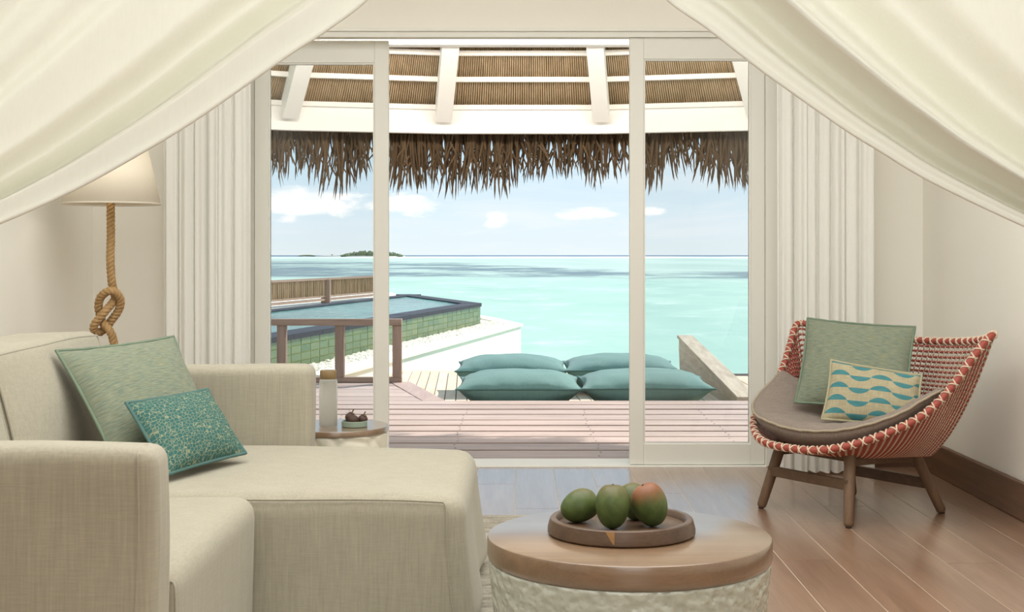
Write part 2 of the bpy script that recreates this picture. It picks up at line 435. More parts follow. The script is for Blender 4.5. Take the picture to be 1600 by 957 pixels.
def sea_mat():
    m, g = material('lagoon_water'); P = g.n('ShaderNodeNewGeometry').outputs['Position']; s = g.sep(P)
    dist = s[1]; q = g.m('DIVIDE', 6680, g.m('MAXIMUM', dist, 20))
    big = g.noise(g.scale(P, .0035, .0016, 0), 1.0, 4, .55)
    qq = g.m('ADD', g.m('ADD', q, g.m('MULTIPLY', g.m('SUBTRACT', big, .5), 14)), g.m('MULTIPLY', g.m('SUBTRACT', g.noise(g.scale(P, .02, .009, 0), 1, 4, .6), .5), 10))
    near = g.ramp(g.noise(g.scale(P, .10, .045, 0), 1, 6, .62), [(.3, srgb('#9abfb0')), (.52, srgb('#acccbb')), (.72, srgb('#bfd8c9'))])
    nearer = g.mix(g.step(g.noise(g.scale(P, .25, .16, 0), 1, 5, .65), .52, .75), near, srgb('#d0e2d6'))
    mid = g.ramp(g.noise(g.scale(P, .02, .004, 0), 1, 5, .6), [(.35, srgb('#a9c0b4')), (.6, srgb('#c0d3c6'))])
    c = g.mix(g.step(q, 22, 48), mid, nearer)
    reef = srgb('#67797f')
    patch = g.noise(g.scale(P, .03, .012, 0), 1, 6, .7)
    side = g.step(g.m('DIVIDE', s[0], g.m('MAXIMUM', dist, 1)), -.12, .14)         # the reef runs nearer on one side
    lo = g.m('ADD', 8, g.m('MULTIPLY', side, 16)); hi = g.m('ADD', 31, g.m('MULTIPLY', side, 3))
    b1 = g.m('MULTIPLY', g.m('SUBTRACT', 1, g.m('MULTIPLY', g.m('SUBTRACT', qq, hi), .35), None, True), g.m('MULTIPLY', g.m('SUBTRACT', qq, lo), .35, None, True))
    c = g.mix(g.m('MULTIPLY', g.m('MINIMUM', g.m('MAXIMUM', b1, 0), 1), g.step(patch, .40, .56)), c, reef)
    b2 = g.m('MULTIPLY', g.m('MULTIPLY', g.m('SUBTRACT', q, 2.0), 3, None, True), g.m('SUBTRACT', 1, g.m('MULTIPLY', g.m('SUBTRACT', q, 4.6), 2, None, True), None, True))
    foam = g.step(g.noise(g.scale(P, .006, .0012, 0), 1, 6, .7), .40, .5)
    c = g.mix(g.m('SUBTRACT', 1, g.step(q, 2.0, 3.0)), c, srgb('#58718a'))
    c = g.mix(g.m('MULTIPLY', g.m('MULTIPLY', b2, foam), g.step(s[0], -700, 100)), c, (1, 1, 1, 1))
    bp = g.bump(g.noise(g.scale(P, .5, .9, 1), 1, 5, .6), .25, .15)
    out(g, finish(g, g.mix(1, c, (.90, .90, .90, 1), 'MULTIPLY'), .35, bp, .05)); return m
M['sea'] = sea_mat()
def dots_mat():
    m, g = material('teal_dotted_weave'); v = g.coord('UV')
    vv = g.vm('ADD', v, g.scale(g.n('ShaderNodeTexNoise').outputs[1], 0, 0, 0))
    dd = g.vor(g.scale(v, 1, 1.25, 1), 66, 'DISTANCE_TO_EDGE', 'Distance', .7)
    f = g.step(dd, .025, .06); w = g.noise(g.scale(v, 1, .1, 1), 260, 2)
    c = g.mix(f, srgb('#8a8f75'), g.mix(w, srgb('#325a56'), srgb('#446c67')))
    out(g, finish(g, c, .9, g.bump(f, .25, .002), .1)); return m
M['dots'] = dots_mat()
def wave_mat():
    m, g = material('wave_print_linen'); v = g.coord('UV'); s = g.sep(v)
    row = g.m('ADD', g.m('MULTIPLY', s[1], 17.5), .1)
    fr = g.m('SUBTRACT', g.m('FRACT', row), .5)
    sn = g.m('SINE', g.m('MULTIPLY', g.m('ADD', s[0], .0), 2 * PI / .19))
    am = g.m('MULTIPLY', g.m('MULTIPLY', g.m('POWER', g.m('ABSOLUTE', sn), .62), g.m('SIGN', sn)), .43)
    a = g.m('GREATER_THAN', g.m('MULTIPLY', fr, sn), 0); b = g.m('LESS_THAN', g.m('ABSOLUTE', fr), g.m('ABSOLUTE', am))
    w = g.noise(g.scale(v, .08, 1, 1), 240, 3); w2 = g.noise(g.scale(v, 1, .08, 1), 240, 3)
    base = g.ramp(g.m('MULTIPLY', g.m('ADD', w, w2), .5), [(.35, srgb('#978d72')), (.65, srgb('#b1a78a'))])
    teal = g.ramp(w, [(.3, srgb('#3b7076')), (.7, srgb('#528688'))])
    out(g, finish(g, g.mix(g.m('MULTIPLY', a, b), base, teal), .9, g.bump(w, .2, .001), .1)); return m
M['waves'] = wave_mat()
def mango_mat(name, blush, axis=(0, 0, 1), lo=.02, hi=.06):
    m, g = material(name); v = g.coord(); n = g.noise(v, 22, 4, .6)
    c = g.ramp(n, [(.3, srgb('#41522a')), (.7, srgb('#5d6b39'))])
    s = g.n('ShaderNodeVectorMath', operation='DOT_PRODUCT'); g.put(s.inputs[0], v); s.inputs[1].default_value = axis
    f = g.step(g.m('ADD', s.outputs['Value'], g.m('MULTIPLY', g.m('SUBTRACT', n, .5), .03)), lo, hi)
    c = g.mix(g.m('MULTIPLY', f, blush), c, srgb('#8d543a'))
    sp = g.step(g.vor(v, 160), .0, .12)
    c = g.mix(g.m('SUBTRACT', 1, sp), c, srgb('#8b8c55'))
    out(g, finish(g, c, .42, g.bump(g.noise(v, 200, 2), .05, .001), .4)); return m
M['mango'] = mango_mat('green_mango_skin', .25); M['mangored'] = mango_mat('blushed_mango_skin', .85, (-.3, 0, .95), .0, .05)
def frosted():
    m, g = material('frosted_glass')
    tr = g.n('ShaderNodeBsdfTranslucent'); tr.inputs[0].default_value = (.93, .95, .93, 1)
    gl = g.n('ShaderNodeBsdfGlossy'); gl.inputs['Roughness'].default_value = .25; gl.inputs[0].default_value = (.95, .95, .95, 1)
    tp = g.n('ShaderNodeBsdfTransparent'); tp.inputs[0].default_value = (.95, .97, .95, 1)
    lw = g.n('ShaderNodeLayerWeight'); lw.inputs[0].default_value = .35
    m1 = g.n('ShaderNodeMixShader'); m1.inputs[0].default_value = .22; g.t.links.new(tr.outputs[0], m1.inputs[1]); g.t.links.new(tp.outputs[0], m1.inputs[2])
    m2 = g.n('ShaderNodeMixShader'); g.put(m2.inputs[0], g.m('MULTIPLY', lw.outputs[1], .5)); g.t.links.new(m1.outputs[0], m2.inputs[1]); g.t.links.new(gl.outputs[0], m2.inputs[2])
    out(g, m2.outputs[0]); return m
M['frost'] = frosted()

# =================================================================== THE ROOM
WB, XL, XR, YR, CH = 7.5, -2.38, 2.25, -2.6, 3.3
OL, OR, OH = -1.505, 1.372, 2.40         # opening in the window wall
S = lambda o: tag(o, kind='structure')
wb = MB().box(XL - .15, OL, WB, WB + .2, -.1, CH).box(OR, XR + .15, WB, WB + .2, -.1, CH).box(OL, OR, WB, WB + .09, OH, CH)
S(wb.build('wall_back', M['wall'], smooth=False))
S(MB().box(XL - .15, XL, YR, WB, -.1, CH).build('wall_left', M['wall'], smooth=False))
S(MB().box(XR, XR + .15, YR, WB, -.1, CH).build('wall_right', M['wall'], smooth=False))
S(MB().box(XL - .15, XR + .15, YR - .15, YR, -.1, CH).build('wall_rear', M['wall'], smooth=False))
S(MB().box(XL - .15, XR + .15, YR - .15, WB + .2, CH, CH + .1).build('ceiling', M['wall'], smooth=False))
fl = S(MB().box(XL, XR, YR, WB, -.1, -.0015).build('floor', M['groove'], smooth=False, at=(0, 0, 0)))
pw, gap = .2065, .0034
pl0 = None; xx = -.227 - pw * 11; ci = 0
while xx < XR:
    x0, x1 = max(xx, XL), min(xx + pw, XR)
    if x1 - x0 > .02:
        y = WB - R.uniform(.4, 2.4); cuts = [WB]
        while y > 2.4: cuts.append(y); y -= 2.2
        cuts.append(YR)
        for ya, yb in zip(cuts[1:], cuts):
            o = MB().box(x0 + gap / 2, x1 - gap / 2, ya + gap / 2, yb - gap / 2, -.03, 0).build('plank', M['floor'], fl, smooth=False)
    xx += pw
S(MB().box(XR - .028, XR, YR, WB, 0, .17).build('baseboard_right', M['base'], smooth=False, bevel=.006))
S(MB().box(XL, XL + .028, YR, WB, 0, .17).build('baseboard_left', M['base'], smooth=False, bevel=.006))
bb = MB().box(OR + .12, XR - .03, WB - .028, WB, 0, .17).box(XL + .03, OL - .12, WB - .028, WB, 0, .17)
S(bb.build('baseboard_back', M['basex'], smooth=False))
# header, jambs, threshold
S(MB().box(XL, XR, WB - .035, WB, 2.425, 2.44).build('trim_1', M['trim'], smooth=False, bevel=.004))
S(MB().box(OL - .16, OR + .12, WB - .02, WB, 2.395, 2.425).build('trim_2', M['white'], smooth=False))
S(MB().box(OR - .003, OR + .075, WB - .022, WB + .22, 0, 2.395).build('trim_3', M['white'], smooth=False, bevel=.004))
S(MB().box(OL - .075, OL + .0035, WB - .022, WB + .22, 0, 2.395).build('trim_4', M['white'], smooth=False, bevel=.004))
S(MB().box(OL, OR, WB - .03, WB + .25, -.05, .008).build('trim_5', M['trim'], smooth=False, bevel=.003))
S(MB().box(OL, OR, WB + .09, WB + .2, OH + .06, CH).build('trim_6', M['outwhite'], smooth=False))
def sliding_door(name, x0, x1, y0, z0, z1, sw, tw, bw):
    t = .045
    root = thing(name, ((x0 + x1) / 2, y0 + t / 2, z0), None, None, kind='structure')
    for a, b in ((x0, x0 + sw), (x1 - sw, x1)):
        MB().box(a, b, y0, y0 + t, z0, z1).build('stile', M['white'], root, smooth=False, bevel=.004)
    MB().box(x0 + sw, x1 - sw, y0 + .001, y0 + t - .001, z1 - tw, z1).build('top_rail', M['white'], root, smooth=False, bevel=.002)
    MB().box(x0 + sw, x1 - sw, y0 + .001, y0 + t - .001, z0, z0 + bw).build('bottom_rail', M['white'], root, smooth=False, bevel=.002)
    gx0, gx1, gz0, gz1 = x0 + sw, x1 - sw, z0 + bw, z1 - tw; b = .008
    MB().box(gx0, gx0 + b, y0 + .008, y0 + t - .008, gz0, gz1).box(gx1 - b, gx1, y0 + .008, y0 + t - .008, gz0, gz1).box(gx0 + b, gx1 - b, y0 + .008, y0 + t - .008, gz0, gz0 + b).box(gx0 + b, gx1 - b, y0 + .008, y0 + t - .008, gz1 - b, gz1).build('glazing_bead', M['trim'], root, smooth=False)
    MB().box(gx0 + .002, gx1 - .002, y0 + .019, y0 + .025, gz0 + .002, gz1 - .002).build('glass_pane', M['glass'], root, smooth=False)
sliding_door('door_1', -1.5, -.742, WB + .1, .01, 2.395, .08, .127, .115)
sliding_door('door_2', .614, 1.368, WB, .01, 2.395, .079, .12, .115)

# =================================================================== OUTSIDE: SEA, ISLAND
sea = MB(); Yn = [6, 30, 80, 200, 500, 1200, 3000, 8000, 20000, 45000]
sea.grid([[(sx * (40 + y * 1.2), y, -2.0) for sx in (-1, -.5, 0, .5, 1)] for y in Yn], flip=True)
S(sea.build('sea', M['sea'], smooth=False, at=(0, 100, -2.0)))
def islet(px0, px1, D, peak, label, name, palms=()):
    c = px((px0 + px1) / 2, 402, D); c.z = -2.0
    t = thing(name, c, label, 'island'); s_ = D / 2100
    half = (px1 - px0) / 2 * s_
    b = MB().lathe([(half * 1.02, -.5), (half * .99, 1.2 * s_), (half * .5, 1.8 * s_), (0.01, 1.9 * s_)], 32); b.v = [Vector((p.x, p.y * .35, p.z)) for p in b.v]
    b.build('beach', M['sand'], t, local=True)
    if peak:
        v = MB(); rr = random.Random(3)
        for k in range(110):
            u = rr.uniform(-.93, .97); hgt = peak * s_ * (max(0, 1 - abs(u - .0) ** 1.7)) ** .75 * rr.uniform(.62, 1.02) + 1.2 * s_
            r0 = rr.uniform(1.8, 3.6) * s_; cx, cy = u * half, rr.uniform(-.2, .1) * half
            rows = [[(cx + r0 * math.cos(a * PI / 4) * math.sin(e), cy + r0 * math.sin(a * PI / 4) * math.sin(e), max(.5 * s_, hgt * .5 - hgt * .5 * math.cos(e) * rr.uniform(.85, 1.1) + .3 * s_)) for a in range(8)] for e in (.05, .7, 1.3, 1.9, 2.5, 3.1)]
            v.grid(rows, cj=True)
        tag(v.build('tree_cover', M['leaf'], t, local=True, smooth=False), kind='stuff')
    for pxx, hh in palms:
        x = (pxx - (px0 + px1) / 2) * s_; q = MB().tube([(x, 0, 0), (x + .3 * s_, 0, hh * s_ * .6)], .25 * s_, 5)
        for k in range(7):
            a = k * 2 * PI / 7; q.bar((x + .3 * s_, 0, hh * s_ * .7), (x + .3 * s_ + math.cos(a) * 2 * s_, math.sin(a) * 2 * s_, hh * s_ * .45), .9 * s_, .6 * s_)
        q.build('palm_tree', M['leaf'], t, local=True, smooth=False)
islet(531, 633, 2500, 9.5, 'low green wooded island with a pale beach on the horizon', 'wooded_island')
islet(493, 534, 2700, 0, 'bare pale sandbar with two tiny palms left of the wooded island', 'sandbar', ((514, 3), (518.5, 5)))
islet(468, 492, 3400, 1.2, 'tiny faint islet farthest off on the horizon, beyond the sandbar', 'distant_islet')

# =================================================================== POOL, TERRACE
def ln(a, b, Y): return a[0] + (b[0] - a[0]) * (Y - a[1]) / (b[1] - a[1])
N0, N1 = Vector((-2.57, 13.2)), Vector((-.685, 23.2)); F0, F1 = Vector((-5.17, 13.2)), Vector((-2.34, 28.6))
ter = [(-1.88, 13.2), (.02, 23.1), (-.55, 25.6), (-1.9, 30), (-4.2, 44), (-9, 44), (-6.4, 13.2)]
S(MB().prism(ter, -2.3, -.035).build('trim_7', M['stucco'], smooth=False)).name = 'pool_terrace'
# curb slab that overhangs the terrace wall
o = MB(); e = .035
for a, b in ((Vector(ter[0]), Vector(ter[1])), (Vector(ter[1]), Vector(ter[2])), (Vector(ter[2]), Vector(ter[3]))):
    dd = (b - a).normalized(); nn = Vector((dd.y, -dd.x))
    p = [a + nn * e, b + nn * e + dd * (e if b == Vector(ter[1]) else 0), b - nn * .26, a - nn * .26]
    o.prism([(q.x, q.y) for q in p], -.035, .0)
S(o.build('terrace_curb', M['stucco'], smooth=False))
pool = thing('plunge_pool', (-2.5, 19, -.035), 'raised infinity plunge pool faced with green tiles and dark coping', 'pool')
ZT, ZB = .35, -.035
MB().prism([N0[:], N1[:], F1[:], F0[:]], ZB, ZT - .055).build('pool_wall', M['grout'], pool, smooth=False)
dd = (N1 - N0).normalized(); nn = Vector((dd.y, -dd.x)); Ltot = (N1 - N0).length
tl, th = .30, .084
for i in range(int(Ltot / tl) + 1):
    l0, l1 = i * tl + .012, min((i + 1) * tl, Ltot)
    if l1 - l0 < .05: continue
    for k in range(4):
        z0, z1 = ZB + k * th + .009, ZB + (k + 1) * th
        a, b = N0 + dd * l0, N0 + dd * l1; pr = .006 + R.uniform(0, .004)
        MB().prism([(a - nn * .01)[:], (a + nn * pr)[:], (b + nn * pr)[:], (b - nn * .01)[:]][::-1], z0, z1).build('tile', M['tile'], pool, smooth=False)
# end wall tiles
de = (F1 - N1).normalized(); ne = Vector((de.y, -de.x)); Le = (F1 - N1).length
for i in range(int(Le / tl)):
    for k in range(4):
        a, b = N1 + de * (i * tl + .012), N1 + de * ((i + 1) * tl)
        MB().prism([(a - ne * .01)[:], (a + ne * .008)[:], (b + ne * .008)[:], (b - ne * .01)[:]][::-1], ZB + k * th + .009, ZB + (k + 1) * th).build('tile', M['tile'], pool, smooth=False)
def coping(a, b, inward, w, seg):
    n = max(1, int((b - a).length / seg)); d_ = (b - a) / n; u = inward
    for i in range(n):
        p, q = a + d_ * i + d_ * .004, a + d_ * (i + 1) - d_ * .004
        MB().prism([(p - u * .03)[:], (q - u * .03)[:], (q + u * w)[:], (p + u * w)[:]], ZT - .055, ZT + R.uniform(-.002, .002)).build('coping_stone', M['coping'], pool, smooth=False)
coping(N0, N1, -nn, .30, .9); coping(N1, F1, -ne, .30, .9); coping(F1, F0, nn, .25, .9)
MB().prism([(N0 - nn * .2)[:], (N1 - nn * .2 - ne * .2)[:], (F1 + nn * .15 - ne * .2)[:], (F0 + nn * .15)[:]], ZT - .055, ZT - .018).build('pool_water', M['pool'], pool, smooth=False)
# pebbles
pb = MB(); rr = random.Random(5)
def pebble(x, y, z, r):
    b = len(pb.v); sx, sy, sz = r * rr.uniform(.8, 1.4), r * rr.uniform(.8, 1.5), r * rr.uniform(.55, .9); a0 = rr.uniform(0, 6)
    for e_, m_ in ((-.6, 5), (.5, 5)):
        for k in range(m_):
            a = a0 + 2 * PI * k / m_ + e_; c_ = math.sqrt(1 - e_ * e_); pb.v.append(Vector((x + sx * c_ * math.cos(a), y + sy * c_ * math.sin(a), z + sz * e_)))
    pb.v.append(Vector((x, y, z + sz))); 
    for k in range(5):
        pb.f.append((b + k, b + (k + 1) % 5, b + 5 + (k + 1) % 5, b + 5 + k)); pb.f.append((b + 5 + k, b + 5 + (k + 1) % 5, b + 10))
for i in range(3600):
    l = rr.random() * Ltot; a = N0 + dd * l; q = a + nn * rr.uniform(.02, .42)
    pebble(q.x, q.y, -.035 + rr.uniform(0, .02), rr.uniform(.02, .04))
for i in range(900):
    l = rr.random() * 3; a = N1 + de * l; q = a + ne * rr.uniform(.0, .4); pebble(q.x, q.y, -.035 + rr.uniform(0, .02), rr.uniform(.02, .04))
tag(pb.build('pebbles', M['pebble'], smooth=False), 'bed of loose white pebbles along the foot of the tiled pool', 'pebbles', kind='stuff')
# bamboo fence beyond the pool
fa, fb = px(419, 441, 30.4), px(600, 432.2, 38.6)
ft = thing('bamboo_fence', ((fa.x + fb.x) / 2, (fa.y + fb.y) / 2, -.035), 'timber framed fence of upright bamboo poles behind the pool', 'fence')
fa = fa - (fb - fa) * .35; fa.z = fb.z = .58; fdir = (fb - fa); fl_ = fdir.length
MB().bar(fa, fb, .12, .05).build('top_rail', M['rail'], ft, smooth=False)
MB().bar(fa + Vector((0, 0, -.44)), fb + Vector((0, 0, -.44)), .07, .05).build('middle_rail', M['rail'], ft, smooth=False)
MB().bar(fa + Vector((0, 0, -.52)), fb + Vector((0, 0, -.52)), .08, .06).build('bottom_rail', M['rail'], ft, smooth=False)
p509 = px(509, 437, 34.0); t5 = (p509 - fa).dot(fdir) / fdir.length_squared
posts = [t5 - .56, t5, .995]
for t_ in posts:
    if 0 <= t_ <= 1:
        p = fa + fdir * t_; MB().box(p.x - .11, p.x + .11, p.y - .09, p.y + .09, -.05, .56).build('post', M['railtop'], ft, smooth=False)
bk = Vector((fdir.y, -fdir.x, 0)).normalized() * -.09
MB().prism([(fa + bk)[:2], (fb + bk)[:2], (fb + bk * 1.3)[:2], (fa + bk * 1.3)[:2]], .12, .56).build('back_panel', M['fringe'], ft, smooth=False)
np_ = int(fl_ / .125)
for i in range(np_):
    p = fa + fdir * ((i + .5) / np_)
    if any(abs((i + .5) / np_ - t_) * fl_ < .13 for t_ in posts): continue
    r_ = R.uniform(.034, .045)
    MB().tube([(p.x, p.y, .12), (p.x + R.uniform(-.01, .01), p.y, .34), (p.x, p.y, .56)], r_, 6).build('bamboo_pole', M['bamboo'], ft)

# =================================================================== DECKS
DZ = -.05
dk = S(MB().prism([(-3.3, 7.72), (2.9, 7.72), (2.9, 11.30), (-.65, 11.30), (-1.08, 13.0), (-3.3, 13.0)], -.6, DZ - .035).build('deck', M['dark'], smooth=False, at=(0, 9, DZ)))
cuts = [7.78, 8.135, 8.47, 8.79, 9.11, 9.40, 9.71, 10.03, 10.39, 10.72, 11.04, 11.34]
scr = MB()
def screw(x, y): scr.lathe([(.006, .0), (.006, .0012), (.0001, .0014)], 6, (x, y, DZ))
for ya, yb in zip(cuts, cuts[1:]):
    dz = R.uniform(-.003, .002)
    MB().box(-3.3, 2.9, ya + .027, yb - .027 if yb < 11.3 else yb, DZ - .03, DZ + dz).build('plank', M['deck'], dk, smooth=False)
    for x in (-1.35, -.42, .5, 1.42):
        for y in (ya + .09, yb - .09): screw(x + (R.uniform(-.015, .015)), y)
diag = lambda Y: -.63 - (Y - 11.34) * .256
y = 11.34
while y < 13.0:
    y2 = min(y + .33, 13.05)
    MB().prism([(-3.3, y + .02), (diag(y) - .2, y + .02), (diag(y2) - .2, y2 - .015), (-3.3, y2 - .015)], DZ - .03, DZ + R.uniform(-.003, .002)).build('plank', M['deck'], dk, smooth=False)
    y = y2
MB().prism([(diag(11.34) - .19, 11.35), (diag(11.34), 11.35), (diag(13.05), 13.05), (diag(13.05) - .19, 13.05)], DZ - .03, DZ + .001).build('border_plank', M['deckedge'], dk, smooth=False)
tag(scr.build('deck_screws', M['dark'], dk, smooth=False), kind='stuff')
LZ = -.17
lk = S(MB().prism([(-1.45, 11.36), (3.0, 11.36), (3.0, 15.7), (-1.1, 15.7)], -.7, LZ - .035).build('lower_deck', M['dark'], smooth=False, at=(0, 13, LZ)))
x = -1.6
while x < 1.98:
    sk = -.04
    MB().prism([(x + .004, 11.36), (x + .101, 11.36), (x + .101 + sk * 4.4, 15.75), (x + .004 + sk * 4.4, 15.75)], LZ - .03, LZ + R.uniform(-.002, .002)).build('plank', M['lowdeck'], lk, smooth=False)
    x += .105
sdk = S(MB().box(1.98, 3.4, 11.36, 13.6, -.6, DZ - .03).build('side_deck', M['dark'], smooth=False))
for i in range(8):
    MB().box(1.99 + i * .176, 2.155 + i * .176, 11.36, 13.67, DZ - .03, DZ).build('plank', M['lowdeck'], sdk, smooth=False)
# slanting driftwood board beside the lounge
sb = thing('slanted_side_board', (1.92, 13.5, LZ), 'weathered grey timber side board sloping down beside the deck cushions', 'board')
pr = MB()
prof = [(11.37, LZ), (15.62, LZ), (15.72, .10), (15.7, .205), (11.37, -.06)]
def sideprism(mb, prof, x0, x1):
    b = len(mb.v); n = len(prof)
    for X in (x0, x1):
        for Y, Z in prof: mb.v.append(Vector((X, Y, Z)))
    mb.f.append(tuple(range(b, b + n))[::-1]); mb.f.append(tuple(range(b + n, b + 2 * n)))
    for i in range(n): j = (i + 1) % n; mb.f.append((b + i, b + j, b + n + j, b + n + i))
    return mb
sideprism(pr, prof, 1.86, 2.0).build('side_panel', M['plankgrey'], sb, smooth=False)
sideprism(MB(), [(11.37, -.055), (15.72, .21), (15.72, .245), (11.37, -.02)], 1.84, 2.02).build('cap_board', M['plankgrey'], sb, smooth=False, bevel=.006)
# railing
rt = thing('deck_railing', (-1.9, 13.0, DZ), 'low brown timber railing at the far left of the upper deck', 'railing')
MB().box(-3.3, -1.14, 12.95, 13.07, .50, .563).build('top_rail', M['rail'], rt, smooth=False, bevel=.004)
MB().box(-3.3, -1.14, 12.97, 13.05, DZ, DZ + .05).build('bottom_rail', M['rail'], rt, smooth=False, bevel=.004)
for X in (-2.86, -2.3, -1.74, -1.185):
    MB().box(X - .043, X + .043, 12.965, 13.055, DZ + .05, .50).build('post', M['railtop'], rt, smooth=False, bevel=.004)

# =================================================================== THATCHED ROOF
roof = S(thing('thatched_roof', (0, 10, 2.1), None, None))
AX, AY, RR, ZE, SL = .03, 5.4, 5.15, 2.35, .577
angs = [math.radians(a) for a in (-47.3, -33.8, -20.3, -7.0, 6.8, 20.2, 33.6, 47.0)]
def rp(a, r, z): return Vector((AX + r * math.sin(a), AY + r * math.cos(a), z))
def rz_(r): return ZE + (RR - r) * SL
reeds = MB(); 
for a0, a1 in zip(angs, angs[1:]):
    n = 70
    for k in range(n):
        f0, f1 = k / n, (k + .96) / n; dzz = R.uniform(-.006, .006); tw = R.uniform(-.15, .15) / n
        rows = []
        for r_ in (RR + .5, 3.2):
            A, B = rp(a0, r_, rz_(r_) + .055), rp(a1, r_, rz_(r_) + .055)
            p, q = A.lerp(B, f0 + (tw if r_ < 4 else 0)), A.lerp(B, f1 + (tw if r_ < 4 else 0)); m_ = (p + q) / 2 + Vector((0, 0, -.014 + dzz))
            rows.append([p + Vector((0, 0, .02)), p.lerp(m_, .55) + Vector((0, 0, -.004)), m_, q.lerp(m_, .55) + Vector((0, 0, -.004)), q + Vector((0, 0, .02))])
        reeds.grid(rows)
MB().box(-3.4, 3.4, 9.5, 9.62, 2.668, 2.92).build('cross_beam', M['outwhite'], roof, smooth=False, bevel=.004)
tag(reeds.build('thatch_reeds', M['thatch'], roof), kind='stuff')
tk = MB()
for a0, a1 in zip(angs, angs[1:]):
    A, B, C, D_ = [rp(a, r_, rz_(r_) + .12) for a, r_ in ((a0, RR + .55), (a1, RR + .55), (a1, 2.2), (a0, 2.2))]
    up = Vector((0, 0, .22)); tk.grid([[A, B], [D_, C]], flip=True); tk.grid([[A + up, B + up], [D_ + up, C + up]]); tk.grid([[A, B], [A + up, B + up]])
tk.build('thatch_layer', M['fringe'], roof, smooth=False)
for a in angs:
    b0, b1 = rp(a, RR - .03, rz_(RR) - .105), rp(a, 3.0, rz_(3.0) - .02)
    MB().bar(b0 + Vector((0, 0, .035)), b1, .125, .16).build('rafter', M['outwhite'], roof, smooth=False, bevel=.004)
for a0, a1 in zip(angs, angs[1:]):
    for i, r_ in enumerate((RR - .01, 4.865, 4.59, 4.31, 4.03)):
        p, q = rp(a0, r_, rz_(r_) + (.003 if i else -.02)), rp(a1, r_, rz_(r_) + (.003 if i else -.02))
        nrm = Vector((0, 0, 1))
        MB().bar(p, q, .045, .036).build('batten', M['outwhite'], roof, smooth=False)
    p, q = rp(a0, RR + .05, 2.24), rp(a1, RR + .05, 2.24)
    MB().bar(p, q, .08, .21).build('eave_beam', M['outwhite'], roof, smooth=False)
fr = MB(); rr = random.Random(11)
for a0, a1 in zip(angs, angs[1:]):
    for k in range(370):
        f = rr.random(); rad = RR + rr.uniform(.28, .5)
        p = rp(a0, rad, 2.30).lerp(rp(a1, rad, 2.30), f); tan = (rp(a1, rad, 0) - rp(a0, rad, 0)).normalized()
        clump = mnoise.noise(Vector((p.x * 3.1, 0, 2.2)))
        L = max(.12, (.37 + .26 * clump + rr.uniform(-.22, .17))); wd = rr.uniform(.0055, .0125)
        lean = rr.gauss(0, .075) + .10 * mnoise.noise(Vector((p.x * 5, 7, 0))); bend = rr.uniform(-.06, .06); rows = []
        for s_ in (0, .35, .65, .88, 1):
            c_ = p + tan * (lean * L * s_ + bend * s_ * s_) + Vector((0, -.08 * s_ * rr.uniform(.5, 1), -L * s_ - .02))
            ww = wd * (1 if s_ < .6 else (.62 if s_ < .9 else .06)); ft_ = Vector((0, -.004, 0))
            rows.append([c_ - tan * ww, c_ + ft_, c_ + tan * ww])
        fr.grid(rows)
        if rr.random() < .35 and L > .3:      # split tip
            c0 = p + tan * (lean * L * .6) + Vector((0, -.04, -L * .62)); sg = rr.choice((-1, 1)); l2 = rr.uniform(.1, .2)
            fr.grid([[c0 - tan * .008, c0 + tan * .008], [c0 + tan * (sg * .05 - .006) + Vector((0, 0, -l2 * .6)), c0 + tan * (sg * .05 + .006) + Vector((0, 0, -l2 * .6))], [c0 + tan * (sg * .06 - .001) + Vector((0, 0, -l2)), c0 + tan * (sg * .06 + .001) + Vector((0, 0, -l2))]])
tag(fr.build('leaf_fringe', M['fringe'], roof, smooth=False), kind='stuff')

# =================================================================== SOFT THINGS
def pillow_mesh(TL, TR, BR, BL, tf, tb, n=26, inset=.05, seed=0, flange=.0, power=2.4, wr=.006, floor=None):
    TL, TR, BR, BL = map(Vector, (TL, TR, BR, BL))
    N = (TR - TL + BR - BL).cross(BL - TL + BR - TR).normalized()
    Wd, Hd = ((TR - TL).length + (BR - BL).length) / 2, ((BL - TL).length + (BR - TR).length) / 2
    def bil(u, v): return TL.lerp(TR, u).lerp(BL.lerp(BR, u), v)
    def pos(a, b, sg):
        ia = a * (1 - inset * (1 - b * b) * abs(a) ** 3); ib = b * (1 - inset * (1 - a * a) * abs(b) ** 3)
        p = bil((ia + 1) / 2, (ib + 1) / 2)
        e = max(0, (1 - abs(a) ** power) * (1 - abs(b) ** power)) ** .62
        k = mnoise.noise(Vector((a * 2.6 + seed, b * 2.6, sg * 3 + seed)))
        k2 = mnoise.noise(Vector((a * 7 + seed * 3, b * 1.6, sg * 5))) * (max(abs(a), abs(b)) ** 3)
        h = (tf if sg > 0 else tb) * e * (1 + .10 * k) + wr * k2 * (1 if e > .02 else 0) + .002
        q = p + N * h * sg
        if floor is not None and q.z < floor: q.z = floor + (q.z - floor) * .02
        return q
    T = [math.sin((-1 + 2 * i / (n - 1)) * PI / 2) * .35 + (-1 + 2 * i / (n - 1)) * .65 for i in range(n)]
    mb = MB()
    uv = [[((a + 1) / 2 * Wd, (1 - b) / 2 * Hd) for b in T] for a in T]
    for sg in (1, -1): mb.grid([[pos(a, b, sg) for b in T] for a in T], flip=(sg < 0), uv=uv)
    ring = [pos(a, -1, 0) for a in T] + [pos(1, b, 0) for b in T[1:]] + [pos(a, 1, 0) for a in T[-2::-1]] + [pos(-1, b, 0) for b in T[-2:0:-1]]
    return mb, ring
